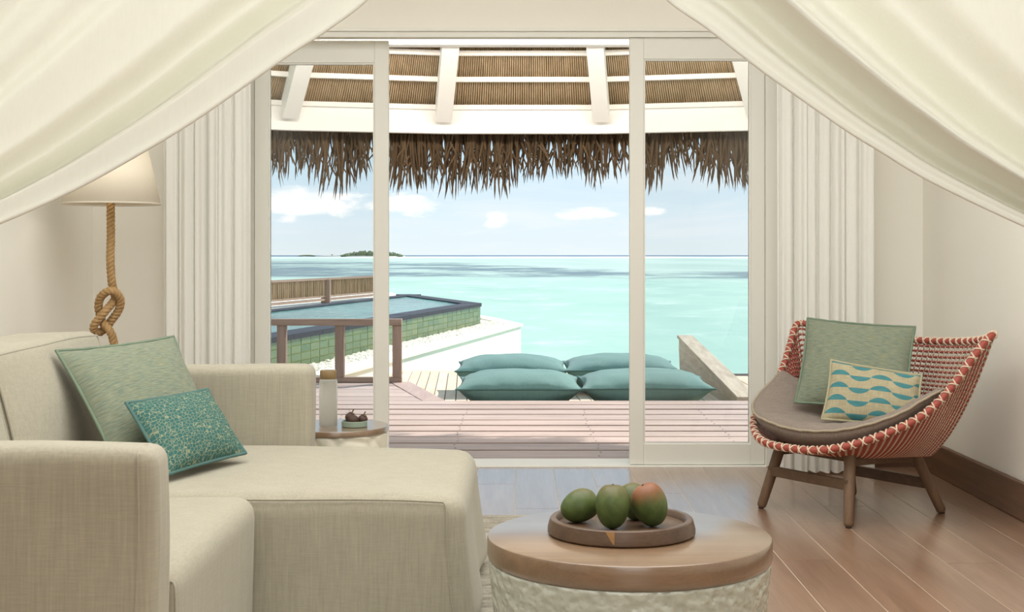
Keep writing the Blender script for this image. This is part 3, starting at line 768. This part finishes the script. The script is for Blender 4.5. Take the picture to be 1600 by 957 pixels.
def pillow(name, label, group, corners, tf, tb, mat, pipe, pr_=.006, cat='pillow', flange=0.0, **kw):
    c = sum((Vector(p) for p in corners), Vector()) / 4; base = Vector((c.x, c.y, min(Vector(p).z for p in corners)))
    t = thing(name, base, label, cat, group); mb, ring = pillow_mesh(*corners, tf, tb, **kw)
    mb.build('pillow_body' if cat == 'pillow' else 'cushion_body', mat, t)
    rg = []
    for i, p in enumerate(ring):      # flat stitched flange just outside the seam
        rg.append(p + (p - c).normalized() * flange)
    pm = MB()
    if flange:
        pm.grid([[p + Vector((0, -.003, .0)) for p in ring], rg], cj=True); pm.grid([[p + Vector((0, .003, 0)) for p in ring], rg], cj=True, flip=True)
    pm.tube(rg, [pr_ * (1 + .25 * mnoise.noise(Vector((i * .6, 1, 2)))) for i in range(len(rg))], 6, closed=True)
    pm.build('piping', pipe, t)
    return t

# deck cushions
def deckcushion(x0, x1, y0, y1, zs, tu, label, seed):
    pillow('floor_cushion', label, 'big cushions on the sunken deck', [(x0, y1, zs + .02), (x1, y1, zs + .02), (x1, y0, zs), (x0, y0, zs)], zs - LZ + .03, tu, M['tealcushion'], M['tealpipe'], .008, 'cushion', seed=seed, inset=.07, power=2.6, wr=.016, floor=LZ + .004, n=34)
deckcushion(-.545, .535, 11.42, 12.40, .035, .115, 'big teal floor cushion, front left of the four on the deck', 1)
deckcushion(.53, 1.665, 11.42, 12.40, .04, .115, 'big teal floor cushion, front right of the four on the deck', 2.3)
deckcushion(-.615, .46, 12.75, 13.65, .075, .115, 'big teal floor cushion behind the front left one on the deck', 4.1)
deckcushion(.43, 1.53, 12.75, 13.65, .08, .115, 'big teal floor cushion, back right of the four, nearest the side board', 5.7)

# =================================================================== SOFA
sofa = thing('sofa', (-1.2, 4.1, 0), 'beige linen sofa with a long chaise seat and square arms', 'sofa')
def wob(amp, sc=2.2, s=0):
    def f(p):
        n = Vector((mnoise.noise(p * sc + Vector((s, 0, 0))), mnoise.noise(p * sc + Vector((0, s + 5, 0))), mnoise.noise(p * sc + Vector((9, 0, s))))) * amp
        return p + n
    return f
def arm(y0, y1, s): return MB().rbox(-2.02, -.80, y0, y1, .03, .757, .038, 18, wob(.010, 2.4, s))
a1 = arm(2.935, 3.088, 1).build('armrest', M['linen'], sofa, merge=True)
a2 = arm(5.135, 5.285, 3).build('armrest', M['linen'], sofa, merge=True)
MB().rbox(-2.06, -1.82, 2.95, 5.27, .03, .80, .04, 14, wob(.008)).build('back_frame', M['linen'], sofa, merge=True)
def seatfn(p):
    q = wob(.010, 2.0, 7)(p)
    k = max(0, min(1, (p.z - .2) / .25)); q.z += .016 * k * math.sin(max(0, min(1, (p.x + 1.75) / .95)) * PI) * math.sin(max(0, min(1, (p.y - 3.09) / 1.0)) * PI)
    return q
MB().rbox(-1.84, -.80, 3.092, 4.085, .03, .452, .06, 18, seatfn).build('seat', M['linen'], sofa, merge=True)
def chaisefn(p):
    q = wob(.012, 1.7, 4)(p); k = max(0, min(1, (p.z) / .45))
    if p.x > -1.0:
        f = max(0, min(1, (p.x + .42) / .28)); q.x += (1 - k) ** 1.6 * .055 * f; q.x += .012 * math.sin(p.y * 9) * f * (1 - k)
        q.z -= .012 * f * f * k
    q.y -= (1 - k) * .02 * (1 if p.y < 4.3 else 0)
    return q
ch = MB().rbox(-1.84, -.165, 4.092, 5.13, .02, .455, .062, 26, chaisefn).build('chaise_seat', M['linen'], sofa, merge=True)
def backc(y0, y1, s):
    def f(p):
        q = wob(.012, 2.2, s)(p); k = (p.z - .45) / .44
        yy = (p.y - y0) / (y1 - y0); bul = .035 * math.sin(max(0, min(1, yy)) * PI) * math.sin(max(0, min(1, k)) * PI)
        q.x += (-.11 * k + .06) + (bul if p.x > -1.65 else 0)
        q.z += .012 * math.sin(max(0, min(1, yy)) * PI) * (1 if k > .5 else 0)
        return q
    o = MB().rbox(-1.80, -1.565, y0, y1, .455, .885, .035, 14, f).build('back_cushion', M['linen'], sofa, merge=True)
    e = .008
    loop = [(-1.565 - e, y0 + e, .46), (-1.565 - e, y0 + e, .875 - e), (-1.565 - e, y1 - e, .875 - e), (-1.565 - e, y1 - e, .46)]
    pts = []
    for a, b in zip(loop, loop[1:]):
        for i in range(14): pts.append(f(Vector(a).lerp(Vector(b), i / 14)))
    pts.append(f(Vector(loop[-1])))
    MB().tube(pts, .006, 6).build('piping', M['linen'], o)
backc(3.1, 4.095, 2); backc(4.105, 5.12, 6)
def seam(pts, fn, parent, r=.0035):
    P = catmull(pts, 60); MB().tube([fn(p) if fn else p for p in P], r, 5).build('seam', M['linen'], parent)
seam([(-1.7, 4.095, .434), (-.8, 4.093, .436), (-.235, 4.095, .436)], chaisefn, ch)
seam([(-.235, 4.095, .436), (-.224, 4.092, .40), (-.222, 4.092, .2), (-.218, 4.092, .03)], chaisefn, ch)
seam([(-.838, 2.935, .04), (-.838, 2.935, .5), (-.838, 2.936, .718), (-.838, 2.946, .745), (-.838, 3.02, .757)], wob(.010, 2.4, 1), a1)
seam([(-.80, 3.11, .05), (-.80, 3.115, .38), (-.815, 3.13, .42)], seatfn, sofa)
# pillows on the sofa
pillow('throw_pillow', 'large square sage green pillow leaning in the sofa corner', 'pillows on the sofa',
       [(-1.564, 4.55, .853), (-1.295, 5.02, .873), (-1.08, 4.86, .475), (-1.309, 4.38, .49)], .075, .085, M['sage'], M['sagepipe'], .006, seed=1.5, flange=.006)
pillow('throw_pillow', 'small oblong pillow with teal dots leaning on the sofa', 'pillows on the sofa',
       [(-1.285, 4.40, .694), (-1.115, 4.79, .700), (-.950, 4.64, .498), (-1.125, 4.27, .482)], .06, .06, M['dots'], M['tealpipe'], .006, seed=3.2, flange=.005)

# =================================================================== COFFEE TABLE, TRAY, MANGOES
def bumpy(scale, amp, seed=0):
    def f(p, a, r, z):
        d_ = mnoise.voronoi(Vector((p.x, p.y, p.z)) * scale + Vector((seed, 0, 0)))[0]
        k = (min(d_[0], .6) - .3) * amp; return p + Vector((math.cos(a), math.sin(a), 0)) * k
    return f
ct = thing('coffee_table', (.305, 3.757, 0), 'large round coffee table with oak top and hammered white ceramic drum base', 'table')
MB().lathe([(.0001, .333), (.385, .333), (.393, .34), (.396, .35), (.396, .392), (.3935, .398), (.389, .40), (.0001, .40)], 128).build('table_top', M['tabletop'], ct, local=True, smooth='auto')
prof = [(.30, 0.015)] + [(.345 + .042 * (k / 40) ** .7, .017 + .316 * k / 40) for k in range(41)] + [(.30, .333)]
MB().lathe(prof, 220, fn=bumpy(42, .020)).build('drum_base', M['ceramic'], ct, local=True)
tr = thing('serving_tray', (.285, 3.772, .4), 'round dark wooden tray with raised rim holding mangoes', 'tray')
MB().lathe([(.0001, .001), (.202, .001), (.207, .006), (.2065, .018), (.200, .042), (.197, .0445), (.184, .0445), (.180, .041), (.176, .027), (.172, .0245), (.0001, .0245)], 96).build('tray_body', M['traywood'], tr, local=True, smooth='auto')
wd = MB(); aa = [math.radians(-90 - 16.5 + k * 1.2) for k in range(7)]
rows = [[Vector((math.cos(a) * r_, math.sin(a) * r_, z)) for a in aa if True] for r_, z in ((.2074, .010), (.2071, .0185), (.2006, .0425))]
for i, row in enumerate(rows):     # pale wedge: narrow at the foot, wide at the rim
    f = (.12, .35, 1.0)[i]; e_ = row[-1].copy(); rows[i] = [e_.lerp(p, f) for p in row]
    rows[i] = [Vector((p.x, p.y, 0)).normalized() * Vector((row[0].x, row[0].y)).length + Vector((0, 0, p.z)) for p in rows[i]]
wd.grid(rows, flip=True); wd.build('sapwood_streak', M['traypale'], tr, local=True)
def mango(px_, Y, zc, rx, ry, rzz, tilt, label, mat, rzr=0, dent=None):
    c = Vector(((px_ - 812) * Y / 2100, Y, zc)); P = []; n, m_ = 28, 20
    rot = Matrix.Rotation(rzr, 3, 'Z') @ Matrix.Rotation(tilt, 3, 'Y'); mb = MB()
    pts = []
    for i in range(m_ + 1):
        e_ = PI * i / m_; row = []
        for k in range(n):
            a = 2 * PI * k / n; r_ = max(0, math.sin(e_)) ** .86
            p = Vector((rx * r_ * math.cos(a) * (1 + .10 * math.cos(e_)), ry * r_ * math.sin(a) * (1 + .08 * math.cos(e_)), rzz * math.cos(e_)))
            p.x += .10 * rx * math.cos(e_) ** 2 * (1 if math.cos(e_) > 0 else -.4)
            if e_ < .5: p.z -= .006 * (1 - e_ / .5) ** 2
            row.append(rot @ p)
        P.append(row)
    low = min(p.z for row in P for p in row); loc = Vector((c.x, c.y, .4247 - low))
    t = thing('mango', (loc.x, loc.y, .4247), label, 'mango', 'mangoes on the tray')
    o = mb.grid(P, cj=True).build('fruit_body', mat, t, local=True); o.location = (0, 0, loc.z - .4247)
    tp = rot @ Vector((.10 * rx, 0, rzz - .006)); nr = (rot @ Vector((0, 0, 1)))
    s_ = MB().tube([tp - nr * .003, tp + nr * .002, tp + nr * .005], [.004, .0035, .002], 7).build('stem_scar', M['stemwood'], t, local=True); s_.location = o.location
mango(906, 3.80, 0, .046, .044, .056, 1.15, 'green mango lying on its side, leftmost on the tray', M['mango'], .2)
mango(957, 3.715, 0, .052, .047, .0615, .12, 'large green mango standing upright at the front of the tray', M['mango'], 1.4)
mango(1015, 3.74, 0, .050, .046, .061, -.42, 'mango with an orange red blush, rightmost on the tray', M['mangored'])
mango(990, 3.842, 0, .044, .042, .054, .5, 'green mango half hidden behind the upright and the blushed ones', M['mango'], 2)

# rug
rg = MB(); X0, X1, Y0, Y1 = -1.35, .80, 2.9, 6.06; P = []
NX, NY = 60, 330
for i in range(NX + 1):
    row = []
    for j in range(NY + 1):
        x, y = X0 + (X1 - X0) * i / NX, Y0 + (Y1 - Y0) * j / NY
        ph = y * 2 * PI / .062 + 1.6 * mnoise.noise(Vector((x * 2.2, y * 1.1, 0))) * 2
        row.append((x, y, .0045 + .004 * math.sin(ph) + .002 * mnoise.noise(Vector((x * 12, y * 12, 3)))))
    P.append(row)
rg.grid(P)
tag(rg.build('rug', M['rug'], smooth=True, solid=.005), 'grey beige ribbed wool rug under sofa and coffee table', 'rug')

# =================================================================== SIDE TABLE
st = thing('side_table', (-.787, 5.76, 0), 'small round side table with dark wood top behind the sofa arm', 'table')
MB().lathe([(.0001, .425), (.222, .425), (.2265, .429), (.2265, .446), (.224, .45), (.0001, .45)], 80).build('table_top', M['tabletop'], st, local=True, smooth='auto')
def petals(p, a, r, z):
    q = Vector((a * r * 9, p.z * 9, 1)); d_ = mnoise.voronoi(q)[0]; e_ = min((d_[1] - d_[0]) * 5, 1)
    return p + Vector((math.cos(a), math.sin(a), 0)) * (-.008 * (1 - e_))
MB().lathe([(.18, .015)] + [(.205 + .016 * k / 40, .017 + .407 * k / 40) for k in range(41)] + [(.18, .425)], 160, fn=petals).build('drum_base', M['ceramic2'], st, local=True)
bt = thing('water_bottle', (px(513, 662, 5.72).x, 5.72, .45), 'frosted glass water bottle with wooden cap on the side table', 'bottle')
MB().lathe([(.0001, .002), (.036, .001), (.0385, .006), (.039, .10), (.0385, .190), (.037, .200), (.034, .203), (.0001, .203)], 40).build('bottle_body', M['frost'], bt, local=True)
MB().lathe([(.0001, .2035), (.0345, .2035), (.0355, .206), (.0355, .236), (.033, .240), (.0001, .240)], 40).build('cap', M['cap'], bt, local=True, smooth='auto')
dx = px(554, 660, 5.72).x
ds = thing('small_dish', (dx, 5.72, .45), 'small round celadon dish holding mangosteens on the side table', 'dish')
MB().lathe([(.0001, .001), (.053, .001), (.0545, .003), (.0545, .024), (.053, .0255), (.051, .024), (.050, .010), (.0001, .009)], 48).build('dish_body', M['dish'], ds, local=True, smooth='auto')
def mangosteen(x, y, z, r, tilt, label, az_=0):
    t = thing('mangosteen', (x, y, z - r), label, 'fruit', 'mangosteens in the dish')
    MB().lathe([(r * math.sin(e) * (1.04 if .5 < e < 2.6 else 1) + .00005, -r * math.cos(e) * .93) for e in [PI * k / 14 for k in range(15)]], 20, (0, 0, r)).build('fruit_body', M['fruit'], t, local=True)
    rot = Matrix.Rotation(az_, 3, 'Z') @ Matrix.Rotation(tilt, 3, 'Y'); c = Vector((0, 0, r))
    cal = MB()
    for k in range(4):
        a = k * PI / 2 + .4; P = []
        for s_, wd_ in ((.15, .3), (.5, .5), (.8, .4), (.98, .1)):
            row = []
            for w_ in (-1, 0, 1):
                an = a + w_ * wd_; q = Vector((math.cos(an) * s_ * .72, math.sin(an) * s_ * .72, math.sqrt(max(0, 1 - (s_ * .72) ** 2)) + (.06 if s_ < .9 else .16)))
                row.append(c + rot @ (q * r))
            P.append(row)
        cal.grid(P)
    cal.build('calyx', M['stemwood'], t, local=True, solid=.0012)
    n_ = rot @ Vector((0, 0, 1)); MB().tube([c + n_ * r * .9, c + n_ * r * 1.35 + Vector((.001, 0, 0)), c + n_ * r * 1.62 + Vector((.003, 0, 0))], [.0028, .0026, .0032], 6).build('stem', M['stemwood'], t, local=True)
zb = .4595
mangosteen(dx - .021, 5.742, zb + .0215 + .006, .0215, .35, 'mangosteen with upright stem at the back of the dish')
mangosteen(dx - .002, 5.693, zb + .0225, .0225, 1.45, 'mangosteen turned with its blossom end forward, front of the dish', PI * .5)
mangosteen(dx + .034, 5.728, zb + .0205, .0205, .25, 'mangosteen with spread calyx, right side of the dish')

# =================================================================== FLOOR LAMP
lx, ly = -2.005, 6.6
lp = thing('floor_lamp', (lx, ly, 0), 'floor lamp with knotted rope pole and white cone shade behind the sofa', 'lamp')
MB().lathe([(.0001, .001), (.16, .001), (.165, .008), (.16, .025), (.03, .034), (.0001, .034)], 40).build('base', M['cap'], lp, local=True)
sh = MB().lathe([(.234, 1.43), (.150, 1.80)], 64, fn=lambda p, a, r, z: p).build('lamp_shade', M['shade'], lp, local=True, solid=.004)
MB().tube([(.234 * math.cos(2 * PI * k / 64), .234 * math.sin(2 * PI * k / 64), 1.432) for k in range(64)], .005, 6, closed=True).build('shade_trim', M['shade'], sh, local=True)
bulb = MB().lathe([(.0001, 1.47), (.02, 1.475), (.03, 1.50), (.024, 1.53), (.012, 1.56), (.012, 1.60), (.0001, 1.60)], 20).build('bulb', M['shade'], lp, local=True)
pl_ = light('shade_fill_light', 'POINT', (lx, ly - .05, 1.56), (lx, ly, 0), .8, (1, .95, .86)); pl_.data.shadow_soft_size = .05  # weak light added inside the shade for an even glow
def K(cx, cy, off=0.0):     # points of the knot, in metres from the pole's foot
    p = px(60 + cx / 2.658, 220 + cy / 2.658, ly); return Vector((p.x - lx, off, p.z))
path = [Vector((K(300, 200).x, 0, 1.62)), K(300, 262), K(301, 400), K(299, 500), K(302, 590, .012), K(306, 625, .03), K(312, 660, .02), K(290, 700, -.02), K(262, 735, -.03), K(240, 762, -.025), K(232, 788, -.005), K(250, 797, .018), K(272, 780, .03), K(298, 745, .028), K(328, 705, .02), K(341, 662, .0), K(326, 628, -.03), K(296, 626, -.035), K(264, 650, -.02), K(249, 690, .0), K(252, 728, .02), K(268, 757, .0), K(292, 780, -.012), K(308, 812, -.005), K(316, 860), Vector((K(316, 860).x, 0, .70)), Vector((0.0, 0, .3)), Vector((0, 0, .03))]
cl = catmull(path, 420)
cord = MB(); prev = None; rows = [[], [], []]
tws = 0; rr_ = .0118
for i, p in enumerate(cl):
    t_ = (cl[min(i + 1, len(cl) - 1)] - cl[max(i - 1, 0)]).normalized()
    u = t_.orthogonal().normalized() if prev is None else (prev - t_ * prev.dot(t_)).normalized(); prev = u; v_ = t_.cross(u)
    if i: tws += (cl[i] - cl[i - 1]).length / .060 * 2 * PI
    for k in range(3):
        a = tws + k * 2 * PI / 3; rows[k].append(p + (u * math.cos(a) + v_ * math.sin(a)) * rr_ * .82)
for k in range(3): cord.tube(rows[k], rr_, 7)
cord.build('rope_pole', M['rope'], lp, local=True)

# =================================================================== CURTAINS
def curtain(name, label, x0, x1, y, z0, z1, folds, seed, amp=.03):
    t = thing(name, ((x0 + x1) / 2, y, z0), label, 'curtain', 'sheer curtains beside the doors'); rr = random.Random(seed); nx, nz = 260, 26; P = []
    wdt = x1 - x0; ph = [rr.uniform(0, 6) for _ in range(4)]
    for i in range(nx + 1):
        f = i / nx; row = []
        for j in range(nz + 1):
            h = j / nz; z = z0 + (z1 - z0) * h
            warp = f + .02 * math.sin(f * 9 + ph[0]) + .012 * mnoise.noise(Vector((f * 5 + seed, h * 1.2, 0)))
            a = amp * (1.0 - .25 * h)
            env_ = .35 + .65 * abs(mnoise.noise(Vector((f * 4.5, seed, h * .4)))) * 1.8; d_ = a * env_ * math.sin(warp * folds * 2 * PI) + .25 * a * math.sin(warp * folds * 5.3 * PI + ph[1]) + .7 * a * mnoise.noise(Vector((f * 9, h * .5, seed)))
            xx = x0 + wdt * f + .010 * math.cos(warp * folds * 2 * PI) - (.012 * (1 - h) * (f - .5))
            row.append((xx, y + d_, z + (.006 * math.sin(f * 60) if j == 0 else 0)))
        P.append(row)
    cl_ = MB().grid(P).build('curtain_cloth', M['curtain'], t)
    MB().tube([Vector(r[0]) + Vector((0, 0, .004)) for r in P], .003, 5).tube([Vector(r[1]) for r in P], .0012, 4).build('hem', M['curtain'], cl_)
    return t
curtain('curtain', 'white sheer curtain hanging left of the sliding doors by the lamp', -1.945, -1.45, 7.28, .012, 3.2, 6.5, 4)
curtain('curtain', 'white sheer curtain hanging behind the red woven armchair', 1.375, 1.93, 7.24, .012, 3.2, 7.5, 9)

# =================================================================== ARMCHAIR
C0 = Vector((1.527, 6.2)); Fv = Vector((-.835, -.55)).normalized(); Sv = Vector((-Fv.y, Fv.x)) * -1
Sv = Vector((.55, -.835)).normalized()
def CW(f, s, z): q = C0 + Fv * f + Sv * s; return Vector((q.x, q.y, z))
ac = thing('armchair', (C0.x, C0.y, 0), 'red and cream woven wing armchair on wooden legs', 'armchair')
half = [(.42, 0, .325), (.405, .15, .33), (.35, .28, .355), (.25, .40, .41), (.12, .475, .475), (.02, .51, .545), (-.07, .54, .64), (-.14, .57, .74), (-.205, .60, .822), (-.25, .592, .835), (-.31, .50, .808), (-.38, .34, .787), (-.43, .17, .776), (-.45, 0, .772)]
loop = half + [(f, -s * .93, z) for f, s, z in half[-2:0:-1]]
NR = 190
rim = catmull(loop, NR, closed=True)
def shell(i, v):
    r = rim[i % NR]; f, s, z = r
    b = Vector((f * .60, s * .56, .285))
    c_ = Vector((b.x + (f - b.x) * .42, b.y + (s - b.y) * .52, .285 + (z - .285) * .22))
    return (1 - v) ** 2 * b + 2 * v * (1 - v) * c_ + v * v * r
ROWS = 30; red = MB(); cream = MB()
cell = [[CW(*shell(i, k / ROWS)) for i in range(NR)] for k in range(ROWS + 1)]
rad = []
for k in range(ROWS):
    rr2 = [max(.0016, min(.0060, .33 * (cell[k + 1][i] - cell[k][i]).length)) for i in range(NR)]; rad.append(rr2)
    red.tube(cell[k], rr2, 5, closed=True)
nrm = lambda k, i: ((cell[min(k + 1, ROWS)][i] - cell[max(k - 1, 0)][i]).cross(cell[k][(i + 1) % NR] - cell[k][i - 1])).normalized()
for k in range(ROWS):
    pts = []; rd = []
    for i2 in range(NR * 2):
        i = i2 // 2; kk = k + i2 % 2; p = cell[kk][i] if i2 % 2 == 0 else cell[kk][i].lerp(cell[kk][(i + 1) % NR], .5)
        pts.append(p + nrm(kk, i) * rad[k][i] * (.8 if i % 2 else -.8)); rd.append(max(.0011, .46 * rad[k][i]))
    cream.tube(pts, rd, 4, closed=True)
tag(red.build('red_cord_weave', M['redcord'], ac), kind='stuff')
tag(cream.build('cream_cord_weave', M['creamcord'], ac), kind='stuff')
MB().fan(cell[0]).build('shell_base', M['redcord'], ac, smooth=False, solid=.006)
rimw = [CW(*p) for p in rim]
rt_ = MB().tube(rimw, .0155, 10, closed=True).build('rim_wrap', M['redcord'], ac)
hx = MB(); TW = 74; NH = TW * 14
def helix(sgn):
    pts = []; 
    for k in range(NH):
        s_ = k / NH * NR; i = int(s_); f = s_ - i; p = rimw[i % NR].lerp(rimw[(i + 1) % NR], f)
        t_ = (rimw[(i + 1) % NR] - rimw[i % NR]).normalized(); u = t_.cross(Vector((0, 0, 1))).normalized(); v_ = u.cross(t_); a = sgn * 2 * PI * TW * k / NH
        pts.append(p + (u * math.cos(a) + v_ * math.sin(a)) * .0165)
    return pts
for sgn in (1, -1): hx.tube(helix(sgn), .0036, 5, closed=True)
hx.build('rim_lacing', M['creamcord'], rt_)
def leg(f0, s0, f1, s1, z1, cap=.004):
    a, b = CW(f0, s0, .006), CW(f1, s1, z1); pts = [a.lerp(b, t_) for t_ in (0, .012, .04, .3, .7, 1)]
    o = MB().tube(pts, [.013, .0185, .022, .0235, .0255, .026], 20).build('leg', M['legwood'], ac)
    MB().lathe([(.0001, .0), (.012, .0), (.013, .008), (.0001, .009)], 14, (a.x, a.y, .0)).build('glide', M['dark'], o)
LG = {}
for nm, sf, ss in (('fl', 1, -1), ('fr', 1, 1), ('bl', -1, -1), ('br', -1, 1)):
    leg(sf * .305, ss * .27, .225 if sf > 0 else -.19, ss * .205, .335 if sf > 0 else .285)
def crossbar(a, b, z0, z1, wz, wx=.024): MB().bar(CW(*a, z0), CW(*b, z1), wx, wz).build('stretcher', M['railwood'], ac, smooth=False, bevel=.003)
crossbar((.275, -.245), (.275, .245), .178, .178, .045); crossbar((-.262, -.245), (-.262, .245), .135, .135, .05)
for s_ in (-1, 1): MB().bar(CW(.23, s_ * .21, .272), CW(-.195, s_ * .21, .262), .026, .036).build('seat_rail', M['railwood'], ac, smooth=False, bevel=.003)
MB().bar(CW(.225, -.2, .285), CW(.225, .2, .285), .026, .03).build('seat_rail', M['railwood'], ac, smooth=False, bevel=.003)
# seat cushion
co = [(.395, 0, .385), (.385, .14, .388), (.345, .27, .405), (.265, .375, .44), (.15, .44, .487), (.06, .462, .53), (-.02, .490, .567), (-.04, .492, .575), (-.06, .455, .55), (-.15, .41, .51), (-.24, .33, .47), (-.31, .2, .445), (-.34, 0, .44)]
co = co + [(f, -s * 1.0, z + .012) for f, s, z in co[-2:0:-1]]
NO = 120; ol = [p + Vector((0, 0, .022)) for p in catmull([(f * .985, s_ * .985, z) for f, s_, z in co], NO, closed=True)]
sc_ = thing('seat_cushion', CW(0, 0, .29), 'taupe padded seat cushion with horned corners in the woven armchair', 'cushion')
def crow(scale, fz):
    row = []
    for i, p in enumerate(ol): row.append(CW(p.x * scale + .0, p.y * scale, fz(p, i)))
    return row
wn = lambda i, a: a * mnoise.noise(Vector((i * .35, a * 90, 4)))
low = lambda p: .300 + .0 * p.z
rows = [crow(.02, lambda p, i: .305), crow(.5, lambda p, i: .305), crow(.78, lambda p, i: .315 + max(0, p.z - .40) * .38), crow(.90, lambda p, i: p.z - .060 - max(0, p.z - .42) * .15), crow(.985, lambda p, i: p.z - .030), crow(1.0, lambda p, i: p.z - .004), crow(.985, lambda p, i: p.z + .006), crow(.93, lambda p, i: .425 + (p.z - .425) * .90 + .016 + wn(i, .004)), crow(.8, lambda p, i: .425 + (p.z - .425) * .66 + .018 + wn(i, .006)), crow(.55, lambda p, i: .425 + (p.z - .425) * .30 + .012 + wn(i, .006)), crow(.28, lambda p, i: .424), crow(.02, lambda p, i: .420)]
MB().grid(rows, cj=True, flip=True).build('cushion_body', M['taupe'], sc_)
MB().tube([CW(p.x * 1.004, p.y * 1.004, p.z + .0015 * math.sin(i * 1.7)) for i, p in enumerate(ol)], .0065, 6, closed=True).build('piping', M['taupepipe'], sc_)
pillow('throw_pillow', 'large square sage green pillow leaning in the woven armchair', 'pillows on the armchair',
       [(1.395, 6.50, .872), (1.825, 6.22, .845), (1.735, 6.02, .475), (1.290, 6.28, .495)], .075, .07, M['sage'], M['sagepipe'], .006, seed=7.7, flange=.006)
pillow('throw_pillow', 'small oblong beige pillow printed with teal waves in the armchair', 'pillows on the armchair',
       [(1.412, 6.08, .702), (1.77, 5.93, .648), (1.735, 5.83, .430), (1.348, 5.98, .452)], .052, .05, M['waves'], M['beigepipe'], .0055, seed=9.1, flange=.005)

# =================================================================== BED CANOPY
def canopy(label, inner, outer, keys, seed, sgn):
    t = thing('canopy_drape', px(*inner[-1], 2.0), label, 'drape', 'bed canopy drapes'); ns, nt = 130, 150
    A = catmull([px(x, y, 2.0) for x, y in inner], ns); B = catmull([px(x, y, 2.0) for x, y in outer], ns); P = []
    for i in range(ns):
        row = []; s_ = i / (ns - 1)
        for j in range(nt):
            tt = (j / (nt - 1)) ** 1.25; p = A[i].lerp(B[i], tt)
            tw = tt + .012 * math.sin(s_ * 5 + seed) * (1 if tt > .15 else tt / .15)
            d_ = 1.5 * curve1(keys, tw) * (.75 + .5 * math.sin(PI * min(1, max(0, s_)))) + .008 * mnoise.noise(Vector((tt * 5, s_ * 2.2, seed)))
            row.append(p + Vector((0, d_ + .10 * tt, 0)))
        P.append(row)
    cloth = MB().grid(P, flip=sgn > 0).build('voile_cloth', M['canopy'], t, solid=.0015)
    MB().tube([r[0] for r in P], .0028, 6).build('hem', M['canopy'], cloth)
canopy('white voile bed canopy drape gathered toward the left bed post',
       [(780, -420), (745, -290), (700, -180), (645, -80), (581, 0), (519, 49), (451, 94), (324, 183), (230, 241), (124, 299), (0, 354), (-130, 402), (-280, 446), (-430, 480), (-560, 505)],
       [(120, -760), (70, -620), (10, -480), (-50, -370), (-105, -280), (-150, -210), (-195, -130), (-245, -40), (-290, 40), (-335, 120), (-385, 200), (-440, 280), (-500, 350), (-560, 410), (-620, 450)],
       [(0, -.016), (.02, -.012), (.075, -.014), (.105, .016), (.135, .040), (.175, .008), (.24, -.014), (.36, -.020), (.42, -.008), (.48, -.018), (.57, -.008), (.63, -.020), (.73, -.004), (.82, -.018), (1, .01)], 1.3, 1)
canopy('white voile bed canopy drape gathered toward the right bed post',
       [(835, -420), (870, -290), (915, -180), (972, -80), (1037, 0), (1101, 47), (1172, 103), (1214, 134), (1306, 199), (1370, 239), (1449, 286), (1599, 357), (1730, 408), (1880, 450), (2020, 480), (2150, 505)],
       [(1500, -760), (1550, -620), (1610, -480), (1670, -370), (1725, -280), (1770, -210), (1815, -130), (1865, -40), (1910, 40), (1955, 120), (2005, 200), (2060, 280), (2120, 350), (2180, 410), (2230, 450)],
       [(0, -.015), (.018, -.010), (.05, -.002), (.095, .032), (.13, .012), (.165, -.026), (.21, .006), (.28, .045), (.36, .006), (.46, -.022), (.62, -.026), (.70, -.012), (.78, -.026), (.9, -.01), (1, .01)], 4.2, -1)
